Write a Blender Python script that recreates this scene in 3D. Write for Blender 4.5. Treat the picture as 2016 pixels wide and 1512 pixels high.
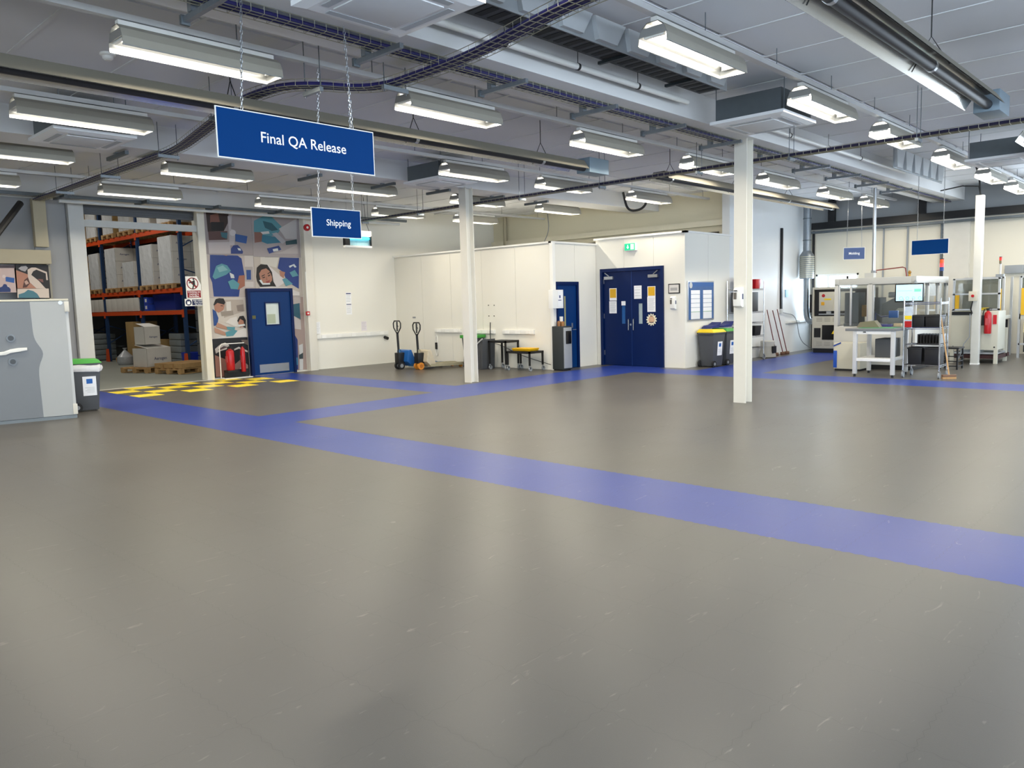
import bpy, bmesh, math, random
from mathutils import Vector, Matrix
random.seed(7)
for o in list(bpy.data.objects): bpy.data.objects.remove(o)
SC = bpy.context.scene
COL = SC.collection
PI = math.pi

# ------------------------------------------------------------------ camera
# solved from the vanishing points of the photograph (2016 x 1512 frame)
F, CX, CY, H = 1529.6, 1008.0, 756.0, 1.61
def _rot():
    yaw, pitch, roll = 0.75461754, 0.10471641, -0.02710976
    A = Vector((math.sin(yaw), 0, math.cos(yaw))); B = Vector((-math.cos(yaw), 0, math.sin(yaw))); U = Vector((0, -1, 0))
    M = Matrix((A, B, U)).transposed()
    c, s = math.cos(pitch), math.sin(pitch); P = Matrix(((1, 0, 0), (0, c, -s), (0, s, c)))
    c, s = math.cos(roll), math.sin(roll); Q = Matrix(((c, -s, 0), (s, c, 0), (0, 0, 1)))
    return Q @ P @ M
MC = _rot(); MT = MC.transposed(); EYE = Vector((0, 0, H))
cam_d = bpy.data.cameras.new('camera'); cam = bpy.data.objects.new('camera', cam_d); COL.objects.link(cam)
cam_d.sensor_width = 36; cam_d.lens = F / 2016 * 36; cam_d.clip_end = 200; cam_d.clip_start = .05
R3 = Matrix((MC[0], -MC[1], -MC[2])).transposed()
cam.matrix_world = Matrix.Translation(EYE) @ R3.to_4x4()
SC.camera = cam
def ray(u, v): return MT @ Vector(((u - CX) / F, (v - CY) / F, 1))
def fl(u, v, z=0.): d = ray(u, v); return EYE + d * ((z - H) / d.z)
def onX(u, v, X): d = ray(u, v); return EYE + d * (X / d.x)
def onY(u, v, Y): d = ray(u, v); return EYE + d * (Y / d.y)

# ------------------------------------------------------------------ world, exposure
W = bpy.data.worlds.new('sky'); SC.world = W; W.use_nodes = True
nt = W.node_tree; bg = nt.nodes['Background']
bg.inputs[0].default_value = (.80, .90, 1, 1); bg.inputs[1].default_value = 7.0
SC.view_settings.view_transform = 'Standard'; SC.view_settings.look = 'None'
SC.view_settings.gamma = 1; SC.view_settings.use_curve_mapping = False
SC.view_settings.exposure = 0.15
LAMP_W = 38.0          # radiant power of one ceiling fitting
LAMP_C = (1.0, .91, .74)
WH_W = 60.0
DAY_C = (.66, .82, 1.0)
def area(name, loc, rot, sx, sy, power, col, parent=None):
    l = bpy.data.lights.new(name, 'AREA'); l.shape = 'RECTANGLE'; l.size = sx; l.size_y = sy; l.energy = power; l.color = col
    o = bpy.data.objects.new(name, l); o.location = loc; o.rotation_euler = rot; COL.objects.link(o)
    if parent: o.parent = parent
    return o
# daylight lamps: first at the visible window, rest at unseen windows added for light
area('window_and_fill_daylight', (22.62, 8.5, 1.7), (0, PI/2, 0), .9, 1.1, 50, DAY_C)
area('window_and_fill_daylight', (22.62, .8, 2.1), (0, PI/2, 0), 2.1, 4.6, 140, DAY_C)  # fill through the added opening out of view on the right wall
for _y in (-4.2, -1.2):
    area('window_and_fill_daylight', (-4.9, _y, 2.1), (0, -PI/2, 0), 1.5, 2.2, 330, DAY_C)
for _x in (-1.5, 3, 7.5, 12, 16.5):
    area('window_and_fill_daylight', (_x, -5.9, 2.1), (PI/2, 0, 0), 2.6, 1.5, 120, DAY_C)

# ------------------------------------------------------------------ materials
def lin(c): return c / 12.92 if c <= .04045 else ((c + .055) / 1.055) ** 2.4
def hexc(h): h = h.lstrip('#'); return tuple(lin(int(h[i:i+2], 16) / 255) for i in (0, 2, 4)) + (1,)
MATS = {}
def mat(h, rough=.6, metal=0., var=.05, scale=6., spec=.5, emit=0., bump=0., trans=0., alpha=1.):
    key = (h, rough, metal, var, scale, emit, bump, trans, alpha)
    if key in MATS: return MATS[key]
    m = bpy.data.materials.new('paint_' + h.lstrip('#')); m.use_nodes = True
    n = m.node_tree; b = n.nodes['Principled BSDF']; c = hexc(h)
    b.inputs['Base Color'].default_value = c; b.inputs['Roughness'].default_value = rough
    b.inputs['Metallic'].default_value = metal; b.inputs['Specular IOR Level'].default_value = spec
    if trans: b.inputs['Transmission Weight'].default_value = trans
    if alpha < 1: b.inputs['Alpha'].default_value = alpha
    if emit:
        b.inputs['Emission Color'].default_value = c; b.inputs['Emission Strength'].default_value = emit
    if var or bump:
        tc = n.nodes.new('ShaderNodeTexCoord'); no = n.nodes.new('ShaderNodeTexNoise')
        no.inputs['Scale'].default_value = scale; no.inputs['Detail'].default_value = 5
        n.links.new(tc.outputs['Object'], no.inputs['Vector'])
        if var:
            mx = n.nodes.new('ShaderNodeMix'); mx.data_type = 'RGBA'
            mx.inputs[6].default_value = tuple(x * (1 - var) for x in c[:3]) + (1,)
            mx.inputs[7].default_value = tuple(min(1, x * (1 + var)) for x in c[:3]) + (1,)
            n.links.new(no.outputs['Fac'], mx.inputs[0]); n.links.new(mx.outputs[2], b.inputs['Base Color'])
        if bump:
            bp = n.nodes.new('ShaderNodeBump'); bp.inputs['Strength'].default_value = bump; bp.inputs['Distance'].default_value = .01
            n.links.new(no.outputs['Fac'], bp.inputs['Height']); n.links.new(bp.outputs['Normal'], b.inputs['Normal'])
    MATS[key] = m; return m
def floor_mat(name, h, h2):
    m = bpy.data.materials.new(name); m.use_nodes = True; n = m.node_tree; b = n.nodes['Principled BSDF']
    geo = n.nodes.new('ShaderNodeNewGeometry')
    big = n.nodes.new('ShaderNodeTexNoise'); big.inputs['Scale'].default_value = .35; big.inputs['Detail'].default_value = 3
    mp = n.nodes.new('ShaderNodeMapping'); mp.inputs['Scale'].default_value = (3.2, 14, 1); mp.inputs['Rotation'].default_value = (0, 0, .5)
    sc = n.nodes.new('ShaderNodeTexNoise'); sc.inputs['Scale'].default_value = 1.6; sc.inputs['Detail'].default_value = 7; sc.inputs['Distortion'].default_value = 1.4
    n.links.new(geo.outputs['Position'], big.inputs['Vector']); n.links.new(geo.outputs['Position'], mp.inputs['Vector']); n.links.new(mp.outputs['Vector'], sc.inputs['Vector'])
    m1 = n.nodes.new('ShaderNodeMix'); m1.data_type = 'RGBA'; m1.inputs[6].default_value = hexc(h); m1.inputs[7].default_value = hexc(h2)
    n.links.new(big.outputs['Fac'], m1.inputs[0])
    rp = n.nodes.new('ShaderNodeValToRGB'); rp.color_ramp.elements[0].position = .665; rp.color_ramp.elements[1].position = .80
    rp.color_ramp.elements[0].color = (0, 0, 0, 1); rp.color_ramp.elements[1].color = (.24, .24, .24, 1)
    n.links.new(sc.outputs['Fac'], rp.inputs[0])
    m2 = n.nodes.new('ShaderNodeMix'); m2.data_type = 'RGBA'; m2.inputs[7].default_value = hexc('#c9c2b4')
    n.links.new(rp.outputs[0], m2.inputs[0]); n.links.new(m1.outputs[2], m2.inputs[6]); n.links.new(m2.outputs[2], b.inputs['Base Color'])
    mr = n.nodes.new('ShaderNodeMapRange'); mr.inputs[3].default_value = .26; mr.inputs[4].default_value = .42
    n.links.new(big.outputs['Fac'], mr.inputs[0]); n.links.new(mr.outputs[0], b.inputs['Roughness'])
    b.inputs['Specular IOR Level'].default_value = .36
    fn = n.nodes.new('ShaderNodeTexNoise'); fn.inputs['Scale'].default_value = 260; n.links.new(geo.outputs['Position'], fn.inputs['Vector'])
    bp = n.nodes.new('ShaderNodeBump'); bp.inputs['Strength'].default_value = .12; bp.inputs['Distance'].default_value = .002
    n.links.new(fn.outputs['Fac'], bp.inputs['Height']); n.links.new(bp.outputs['Normal'], b.inputs['Normal'])
    return m
M_FLOOR = floor_mat('grey_vinyl_tile', '#565350', '#5e5b54')
M_BLUE = floor_mat('blue_vinyl_tile', '#243a8e', '#2c4292')
M_YEL = floor_mat('yellow_vinyl_tile', '#ffe030', '#ffe644')
M_DARK = mat('#3a3834', .8)
M_WALL = mat('#e9e6dc', .55, scale=.8, var=.025)
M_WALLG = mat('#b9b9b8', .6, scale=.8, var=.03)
M_WHITE = mat('#ecebe6', .45, var=.02)
M_CREAM = mat('#e3dfd4', .5, var=.03)
M_CEIL = mat('#dcdde0', .7, scale=1.2, var=.04)
M_BEAM = mat('#dcdcdb', .6, scale=1., var=.03)
M_GALV = mat('#8d949a', .42, .75, scale=25, var=.18)
M_GALVD = mat('#6a7176', .5, .6, scale=20, var=.2)
M_STEEL = mat('#b9bcc0', .3, .9, var=.05)
M_CHROME = mat('#d8dade', .16, 1., var=.02)
M_BLACK = mat('#141416', .5, var=.1)
M_BLACKG = mat('#0d0d0f', .2, var=.1)
M_RUB = mat('#1d1d1f', .8, var=.1)
M_SIGN = mat('#00356f', .7, var=.02, spec=.1)
M_DOOR = mat('#003068', .45, spec=.25, scale=2., var=.05)
M_DOORD = mat('#001c4e', .45, spec=.25, scale=2., var=.05)
M_CABLE = mat('#1d1a55', .5, var=.25, scale=40)
M_BIN = mat('#4a4c50', .55, var=.08)
M_GREEN = mat('#3f9a3a', .5, var=.05)
M_YELP = mat('#f0cf1c', .45, var=.04)
M_ORANGE = mat('#d9501f', .5, var=.08)
M_RACKB = mat('#1f3d66', .5, var=.08)
M_RED = mat('#b3141c', .3, var=.06)
M_WOOD = mat('#b5905f', .7, var=.25, scale=9)
M_CARD = mat('#a98b5a', .75, var=.12, scale=4)
M_BOXW = mat('#dcd8d0', .6, var=.05)
M_WRAP = mat('#dfe1e3', .12, 0., var=.12, scale=5, bump=2.5)
M_PAPER = mat('#f1f1f2', .5, var=.01)
M_TXT = mat('#2a2d38', .6, var=0)
M_TXTB = mat('#27346f', .6, var=0)
M_TXTW = mat('#f6f7f8', .5, var=0)
M_GLASS = mat('#eef4f4', .05, var=0, trans=1.)
M_GREYP = mat('#8e9296', .45, var=.03)
M_LGREY = mat('#c9cbca', .45, var=.03)
M_BEIGE = mat('#b0a78f', .6, var=.03)
M_ALU = mat('#c6c8ca', .35, .7, var=.05)

# ------------------------------------------------------------------ mesh helpers
class MB:
    def __init__(s): s.v = []; s.f = []; s.m = []
    def add(s, vs, fs, mi=0):
        b = len(s.v); s.v += [tuple(v) for v in vs]; s.f += [tuple(i + b for i in f) for f in fs]; s.m += [mi] * len(fs); return s
    def box(s, x0, y0, z0, x1, y1, z1, mi=0):
        if x0 > x1: x0, x1 = x1, x0
        if y0 > y1: y0, y1 = y1, y0
        if z0 > z1: z0, z1 = z1, z0
        return s.add([(x0,y0,z0),(x1,y0,z0),(x1,y1,z0),(x0,y1,z0),(x0,y0,z1),(x1,y0,z1),(x1,y1,z1),(x0,y1,z1)],
                     [(0,3,2,1),(4,5,6,7),(0,1,5,4),(1,2,6,5),(2,3,7,6),(3,0,4,7)], mi)
    def frame(s, p, q):
        d = (Vector(q) - Vector(p)); L = d.length; d = d / max(L, 1e-9)
        a = Vector((0, 0, 1)) if abs(d.z) < .9 else Vector((1, 0, 0))
        x = d.cross(a).normalized(); y = d.cross(x).normalized(); return d, x, y
    def cyl(s, p, q, r, n=12, mi=0, r2=None, caps=True):
        r2 = r if r2 is None else r2; d, x, y = s.frame(p, q); vs = []
        for c, rr in ((Vector(p), r), (Vector(q), r2)):
            for k in range(n):
                a = 2 * PI * k / n; vs.append(c + x * (rr * math.cos(a)) + y * (rr * math.sin(a)))
        fs = [(k, k + n, (k + 1) % n + n, (k + 1) % n) for k in range(n)]
        if caps: fs += [tuple(range(n)), tuple(range(2 * n - 1, n - 1, -1))]
        return s.add(vs, fs, mi)
    def bar(s, p, q, w, h, mi=0):
        d, x, y = s.frame(p, q); vs = []
        for c in (Vector(p), Vector(q)):
            for a, b in ((-1,-1),(1,-1),(1,1),(-1,1)): vs.append(c + x * (a * w / 2) + y * (b * h / 2))
        return s.add(vs, [(0,4,5,1),(1,5,6,2),(2,6,7,3),(3,7,4,0),(0,1,2,3),(7,6,5,4)], mi)
    def tube(s, pts, r, n=8, mi=0, closed=False):
        P = [Vector(p) for p in pts]; N = len(P); vs = []; px = None
        for i, p in enumerate(P):
            a = P[(i - 1) % N] if (i or closed) else p; b = P[(i + 1) % N] if (i < N - 1 or closed) else p
            d = (b - a).normalized()
            if px is None:
                up = Vector((0, 0, 1)) if abs(d.z) < .9 else Vector((1, 0, 0)); px = d.cross(up).normalized()
            else:
                px = px - d * px.dot(d)
                px = px.normalized() if px.length > 1e-6 else d.orthogonal().normalized()
            py = d.cross(px)
            for k in range(n):
                t = 2 * PI * k / n; vs.append(p + px * (r * math.cos(t)) + py * (r * math.sin(t)))
        fs = []
        for i in range(N if closed else N - 1):
            j = (i + 1) % N
            fs += [(i*n+k, j*n+k, j*n+(k+1)%n, i*n+(k+1)%n)[::-1] for k in range(n)]
        if not closed: fs += [tuple(range(n)), tuple(range(N*n-1, (N-1)*n-1, -1))]
        return s.add(vs, fs, mi)
    def prism(s, poly, axis, a0, a1, mi=0):
        n = len(poly)
        def P(p, a): return {'x': (a, p[0], p[1]), 'y': (p[0], a, p[1]), 'z': (p[0], p[1], a)}[axis]
        vs = [P(p, a0) for p in poly] + [P(p, a1) for p in poly]
        fs = [tuple(range(n - 1, -1, -1)), tuple(range(n, 2 * n))] + [(k, (k+1) % n, (k+1) % n + n, k + n) for k in range(n)]
        return s.add(vs, fs, mi)
    def lathe(s, prof, c=(0, 0, 0), n=20, mi=0):
        vs = []
        for r, z in prof:
            for k in range(n):
                a = 2 * PI * k / n; vs.append((c[0] + r * math.cos(a), c[1] + r * math.sin(a), c[2] + z))
        m = len(prof); fs = [(i*n+k, i*n+(k+1)%n, (i+1)*n+(k+1)%n, (i+1)*n+k) for i in range(m-1) for k in range(n)]
        fs += [tuple(range(n-1, -1, -1)), tuple(range((m-1)*n, m*n))]
        return s.add(vs, fs, mi)
    def taper(s, x0, y0, z0, x1, y1, z1, ix, iy, mi=0):
        "box whose bottom is smaller by ix, iy on each side"
        return s.add([(x0+ix,y0+iy,z0),(x1-ix,y0+iy,z0),(x1-ix,y1-iy,z0),(x0+ix,y1-iy,z0),(x0,y0,z1),(x1,y0,z1),(x1,y1,z1),(x0,y1,z1)],
                     [(0,3,2,1),(4,5,6,7),(0,1,5,4),(1,2,6,5),(2,3,7,6),(3,0,4,7)], mi)
    def poly(s, pts, mi=0): return s.add(pts, [tuple(range(len(pts)))], mi)
    def text(s, txt, size, o, ex, ey, mi=0, align='CENTER'):
        vs, fs = text_geo(txt, align); o = Vector(o); ex = Vector(ex).normalized() * size; ey = Vector(ey).normalized() * size
        return s.add([o + ex * v[0] + ey * v[1] for v in vs], fs, mi)
    def build(s, name, mats, parent=None, smooth=False, bevel=0., world=False, base=True):
        if not isinstance(mats, (list, tuple)): mats = [mats]
        me = bpy.data.meshes.new(name); off = Vector((0, 0, 0)); V = s.v
        if parent is None and base:
            xs = [v[0] for v in V]; ys = [v[1] for v in V]; zs = [v[2] for v in V]
            off = Vector(((min(xs)+max(xs))/2, (min(ys)+max(ys))/2, min(zs)))
        elif world and parent is not None: off = parent.location.copy()
        me.from_pydata([(v[0]-off.x, v[1]-off.y, v[2]-off.z) for v in V], [], s.f)
        for m in mats: me.materials.append(m)
        me.polygons.foreach_set('material_index', s.m)
        if bevel:
            bm = bmesh.new(); bm.from_mesh(me); bmesh.ops.remove_doubles(bm, verts=bm.verts, dist=1e-5)
            es = [e for e in bm.edges if len(e.link_faces) == 2 and e.calc_face_angle(0) > .5]
            bmesh.ops.bevel(bm, geom=es, offset=bevel, segments=2, affect='EDGES', profile=.6, clamp_overlap=True); bm.to_mesh(me); bm.free()
        if smooth or bevel:
            me.polygons.foreach_set('use_smooth', [True] * len(me.polygons)); me.set_sharp_from_angle(angle=.6)
        me.update()
        o = bpy.data.objects.new(name, me); COL.objects.link(o)
        if parent: o.parent = parent
        elif base: o.location = off
        return o
_TX = {}
def text_geo(t, align):
    if (t, align) in _TX: return _TX[(t, align)]
    cu = bpy.data.curves.new('t', 'FONT'); cu.body = t; cu.align_x = align; cu.align_y = 'CENTER'; cu.resolution_u = 3; cu.offset = .007
    ob = bpy.data.objects.new('t', cu); COL.objects.link(ob)
    dg = bpy.context.evaluated_depsgraph_get(); me = ob.evaluated_get(dg).to_mesh()
    r = ([v.co.copy() for v in me.vertices], [tuple(p.vertices) for p in me.polygons])
    ob.evaluated_get(dg).to_mesh_clear(); bpy.data.objects.remove(ob); bpy.data.curves.remove(cu)
    _TX[(t, align)] = r; return r
def tag(o, label, cat, group=None):
    o['label'] = label; o['category'] = cat
    if group: o['group'] = group
    return o
def struct(o, label=None):
    o['kind'] = 'structure'
    if label: o['label'] = label
    return o
def thing(name, label, cat, loc=(0, 0, 0), rz=0., group=None):
    o = bpy.data.objects.new(name, None); o.empty_display_size = .1; COL.objects.link(o)
    o.location = loc; o.rotation_euler = (0, 0, rz); return tag(o, label, cat, group)
def sempty(name, label, loc=(0, 0, 0)):
    o = bpy.data.objects.new(name, None); COL.objects.link(o); o.location = loc; return struct(o, label)
def dup(root, loc, rz=None, label=None, group=None):
    def cp(o, par):
        c = o.copy(); COL.objects.link(c); c.parent = par
        for k in o.children: cp(k, c)
        return c
    r = cp(root, None); r.location = loc
    if rz is not None: r.rotation_euler = (0, 0, rz)
    if label: r['label'] = label
    if group: r['group'] = group
    return r
def B(name, m, par, *a, bevel=0., mi=0):
    return MB().box(*a).build(name, m, par, bevel=bevel)

# ================================================================== SETTING
XR, YL, ZC = 22.7, 17.55, 4.25        # right wall, warehouse wall, ceiling
X0, Y0 = -5.0, -6.0                   # walls behind the camera
# ---- floor and its interlocking tiles
fb = MB().box(X0, Y0, -.12, XR, YL - .1, -.003); FLOOR = struct(fb.build('floor', mat('#47443f', .5)), 'grey and blue interlocking tile floor')
def tile_mesh(name, m):
    T = 13; g = .0005; S = .5; tooth = .008
    def edge(n):                      # zigzag along one side; same on the opposite side so tiles interlock
        return [((k + .5) / n * S, (tooth if k % 2 else -tooth)) for k in range(n)]
    E_ = edge(T); pts = []
    pts += [(0, 0)] + [(x, y) for x, y in E_]
    pts += [(S, 0)] + [(S + y, x) for x, y in E_]
    pts += [(S, S)] + [(x, S + y) for x, y in reversed(E_)]
    pts += [(0, S)] + [(y, x) for x, y in reversed(E_)]
    c = S / 2; k = (S / 2 - g) / (S / 2)
    pts = [(c + (x - c) * k, c + (y - c) * k) for x, y in pts]
    n = len(pts); me = bpy.data.meshes.new(name)
    me.from_pydata([(x, y, 0) for x, y in pts] , [], [tuple(range(n))]); me.materials.append(m); me.update(); return me
TM = {'g': tile_mesh('grey_tile', M_FLOOR), 'b': tile_mesh('blue_tile', M_BLUE), 'y': tile_mesh('yellow_tile', M_YEL)}
YELLOW = {(i, j) for i in range(2, 9) for j in range(30, 34) if (i + j) % 2 == 0}
def ty(j): return .27 + .5 * j if j <= 30 else 15.27 + .54 * (j - 30)
def tkind(i, j):
    x = 4.85 + .5 * (i + .5); y = ty(j) + .25
    if (i, j) in YELLOW: return 'y'
    if 0 <= i <= 1: return 'b'
    if 9.77 < y < 10.77 and 5.85 < x < 15.7: return 'b'
    if 10.77 < y < 11.27 and 10.35 < x < 15.7: return 'b'
    if 9.35 < x < 10.35 and y > 10.77: return 'b'
    if 14.35 < x < 15.35 and y < 9.9: return 'b'
    if x > 15.35 and 7.27 < y < 8.77: return 'b'
    return 'g'
allt = []
for i in range(-19, 36):
    for j in range(-12, 34):
        x = 4.85 + .5 * i; y = ty(j)
        if x < X0 or x + .5 > XR + .2: continue
        if x > 13.5 and y > 11.3: continue
        if x > 15.4 and y > 8.8: continue
        allt.append((i, j, x, y))
def tsize(t):
    x, y = t[2] + .25, t[3] + .25; c = MC @ (Vector((x, y, 0)) - EYE)
    if c.z < .5: return 0
    u, v = CX + F * c.x / c.z, CY + F * c.y / c.z
    if not (-260 < u < 2276 and v < 1800): return 0
    return 1 / c.z ** 2
allt.sort(key=tsize, reverse=True)
rest = {'g': MB(), 'b': MB(), 'y': MB()}
for n, (i, j, x, y) in enumerate(allt):
    k = tkind(i, j)
    if n < 300 or k == 'y':
        o = bpy.data.objects.new('floor_tile', TM[k]); COL.objects.link(o); o.parent = FLOOR
        o.location = Vector((x, y, 0)) - FLOOR.location
        if j >= 30: o.scale = (1, 1.08 if j > 30 else 1.0, 1)
    else:
        d = .0003; h = ty(j + 1); z = 0
        rest[k].add([(x + d, y + d, z), (x + .5 - d, y + d, z), (x + .5 - d, h - d, z), (x + d, h - d, z)], [(0, 1, 2, 3)])
for k, m in (('g', M_FLOOR), ('b', M_BLUE)):
    o = rest[k].build('floor_tiles_beyond', m, FLOOR, world=True); o['kind'] = 'stuff'
# warehouse floor with a pale strip at the threshold
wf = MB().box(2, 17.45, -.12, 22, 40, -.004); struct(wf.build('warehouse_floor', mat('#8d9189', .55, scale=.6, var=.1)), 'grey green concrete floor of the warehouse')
struct(MB().box(5.0, 17.43, -.01, 11.2, 17.52, .003).build('trim_1', M_CREAM), 'pale strip along the warehouse threshold')

# ---- ceiling of panels with white jointing strips
CE = struct(MB().box(X0, Y0, ZC + .03, XR, YL, ZC + .15).build('ceiling', M_CEIL), 'grey panelled ceiling')
pan = MB().box(-.49, -1.49, 0, .49, 1.49, .03).build('ceiling_panel', M_CEIL, CE); first = True
for i in range(-7, 20):
    for j in range(-2, 6):
        x = 3.03 + i; y = 2.5 + 3.03 * j - .0
        if x - .5 < X0 or x + .5 > XR or y - 1.5 < Y0 - .2 or y + 1.5 > YL + .3: continue
        if first: o = pan; first = False
        else: o = pan.copy(); COL.objects.link(o)
        o.location = Vector((x, y, ZC)) - CE.location
bm_ = MB()
for i in range(-8, 20):
    x = 2.53 + i
    if X0 < x < XR: bm_.box(x - .022, Y0, ZC - .008, x + .022, YL, ZC + .02)
bm_.build('joint_strips', mat('#dadbdc', .6), CE, world=True)
# boxed beams along the column lines
for n, (ya, yb, x1) in enumerate(((5.32, 6.05, XR), (11.42, 12.1, 18.0), (-.75, -.05, XR))):
    struct(MB().box(X0, ya, 3.9, x1, yb, ZC + .02).build('ceiling_beam', M_BEAM), ('white boxed ceiling beam over the near column line', 'white boxed ceiling beam over the far column line', 'white boxed ceiling beam out of view')[n])
struct(MB().box(X0, 16.95, 3.93, 13.9, YL, ZC + .02).build('ceiling_beam', M_BEAM), 'white boxed beam against the warehouse wall')

# ---- wall on the warehouse side
wl = MB()
wl.box(X0, YL, 0, 5.85, YL + .2, ZC + .03).box(8.27, YL, 0, 18.2, YL + .2, ZC + .03).box(5.85, YL, 3.86, 8.27, YL + .2, ZC + .03)
struct(wl.build('wall_left', M_WALL), 'white wall on the warehouse side')
# grey cladding panels left of the opening
cl = sempty('wall_cladding', 'grey cladding panels left of the warehouse opening', (4, YL, 0))
for x in (-1.05, .15, 1.35, 2.55, 3.75):
    MB().box(x, YL - .05, 0, x + 1.19, YL, 3.9).build('cladding_panel', mat('#8b8c8e', .6, var=.04, scale=1), cl, world=True)
MB().box(4.95, YL - .05, 0, 5.55, YL, 3.9).build('cladding_panel', mat('#98999a', .6, var=.04, scale=1), cl, world=True)
def post(name, lab, x0, x1, y0, y1, z1, m, z0=0): return struct(MB().box(x0, y0, z0, x1, y1, z1).build(name, m, bevel=.006), lab)
post('wall_post', 'beige post above the framed posters', 4.93, 5.16, YL - .2, YL - .05, 3.88, M_BEIGE, 2.95)
post('door_post', 'grey post left of the warehouse opening', 5.56, 5.85, YL - .18, YL + .02, 3.88, M_LGREY)
post('door_post', 'white post between opening and photo mural', 8.25, 8.42, YL - .12, YL + .02, 3.88, M_CREAM)
post('wall_post', 'white post right of the photo mural', 10.97, 11.2, YL - .17, YL + .02, 4.0, M_CREAM)
# opening head: cross bar and roller shutter box
struct(MB().box(5.85, YL - .06, 3.40, 8.25, YL + .04, 3.54).build('trim_2', M_LGREY), 'grey transom bar across the warehouse opening')
rs = sempty('roller_shutter', 'dark grey roller shutter rolled up above the opening', (7, YL, 3.66))
for k in range(4): MB().box(5.85, YL + .05 + .004 * (k % 2), 3.665 + k * .05, 8.25, YL + .1, 3.713 + k * .05).build('slat', mat('#55585c', .5, .3), rs, world=True)

# ---- cream partition with tall panels, then the taller office box
def panels(name, label, fixed, axis, a0, a1, z0, z1, n, th, m, holes=()):
    "a wall of n tall panels on a plane; holes = (a0,a1,z1) door openings"
    root = sempty(name, label, (fixed, a0, z0) if axis == 'y' else (a0, fixed, z0)); st = (a1 - a0) / n
    for k in range(n):
        segs = [(a0 + k * st + .003, a0 + (k + 1) * st - .003, z0)]
        for h0, h1, hz in holes:
            new = []
            for s0, s1, zz in segs:
                if zz > z0 or h1 <= s0 or h0 >= s1: new.append((s0, s1, zz)); continue
                if h0 > s0: new.append((s0, h0, zz))
                if h1 < s1: new.append((h1, s1, zz))
                new.append((max(s0, h0), min(s1, h1), hz))
            segs = new
        mb = MB()
        for s0, s1, zz in segs:
            if axis == 'y': mb.box(fixed, s0, zz, fixed + th, s1, z1)
            else: mb.box(s0, fixed, zz, s1, fixed + th, z1)
        mb.build('wall_panel', m, root, world=True)
    return root
panels('wall_partition', 'cream panelled partition behind the pallet trucks', 13.95, 'y', 11.75, 17.55, 0, 2.95, 5, .08, M_WALL)
panels('wall_recess', 'white panelled wall with the narrow blue door', 11.75, 'x', 13.95, 15.65, 0, 2.95, 2, .08, M_WALL, [(14.0, 14.86, 2.06)])
panels('wall_office', 'white panelled wall with the blue double doors', 15.65, 'y', 9.25, 11.75, 0, 3.07, 3, .08, M_WALL, [(9.8, 11.6, 2.36)])
panels('wall_side', 'white panelled wall behind bins and noticeboard', 9.25, 'x', 15.65, 17.75, 0, 3.07, 2, .08, M_WALL)
struct(MB().box(13.9, 11.72, 2.95, 14.02, 17.55, 2.99).box(13.9, 11.7, 2.95, 15.7, 11.8, 2.99).build('trim_3', M_WHITE), 'white capping on the low partition')
struct(MB().box(15.6, 9.2, 3.07, 15.72, 11.78, 3.11).box(15.6, 9.2, 3.07, 17.8, 9.3, 3.11).box(15.66, 9.3, 3.0, 18, 11.7, 3.06).build('trim_4', M_WHITE), 'white capping on the office box')
struct(MB().box(14.03, 11.83, 2.86, 18, 17.5, 2.92).build('partition_roof', M_LGREY), 'roof slab of the low partition room')
# corner post at the partition end
struct(MB().box(13.9, 11.68, 0, 14.0, 11.78, 2.95).build('trim_5', M_WHITE, bevel=.006), 'white corner post of the partition')
# upper wall behind the partitions, with two pipes' ledge
wb = MB().box(18.0, 9.25, 0, 18.2, YL, ZC + .03); struct(wb.build('wall_back', mat('#dcd5bd', .6, scale=.8, var=.03)), 'cream upper wall behind the partitions')
struct(MB().box(17.88, 9.5, 3.38, 18.0, YL, 3.52).build('trim_6', mat('#e3dcc6', .55)), 'cream ledge along the upper wall')
struct(MB().box(17.92, 9.4, 3.12, 18.0, YL, 3.34).build('trim_7', mat('#d9d1b9', .55)), 'cream trunking below the ledge')
struct(MB().box(17.75, 9.25, 0, XR + .2, 9.45, ZC + .03).build('wall_far', mat('#e6e8e8', .5, scale=.8, var=.02)), 'white full height wall behind the brooms')
# ---- right wall: white door panels, black rail, grey cladding, window
wr = MB()
wa, wb_, wz0, wz1 = 7.9, 9.1, 1.15, 2.17
wr.box(XR, Y0, 0, XR + .2, -1.6, 3.45).box(XR, -1.6, 0, XR + .2, 3.2, 1.0).box(XR, -1.6, 3.2, XR + .2, 3.2, 3.45).box(XR, 3.2, 0, XR + .2, wa, 3.45).box(XR, wb_, 0, XR + .2, 9.25, 3.45).box(XR, wa, 0, XR + .2, wb_, wz0).box(XR, wa, wz1, XR + .2, wb_, 3.45)  # large opening is out of view, added to let in daylight
struct(wr.build('wall_right', mat('#dad4c4', .5, scale=.8, var=.02)), 'white wall behind the machines')
struct(MB().box(XR + .01, Y0, 3.45, XR + .2, 9.25, ZC + .03).build('wall_right_upper', mat('#8f9294', .6, scale=.7)), 'grey cladding above the black rail')
struct(MB().box(XR - .12, Y0, 3.46, XR, 9.2, 3.64).build('trim_8', M_BLACK), 'black steel rail high on the machine wall')
struct(MB().box(XR - .2, Y0, 3.34, XR, 9.2, 3.40).build('trim_9', M_GALVD), 'grey conduit rail under the black rail')
for y in (6.2, 8.55): struct(MB().box(XR - .13, y, 3.64, XR, y + .18, ZC).build('wall_stub', M_BLACK), 'black steel stub post above the rail at ' + ('the window end' if y > 8 else 'the column'))
struct(MB().box(XR - .05, 9.14, 0, XR, 9.2, 3.42).build('trim_10', M_BLACK), 'black edge trim beside the window')
struct(MB().box(XR - .1, 5.15, 0, XR, 5.75, 3.44).build('wall_pier', mat('#d6d2c8', .5)), 'pale pier in the machine wall')
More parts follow.
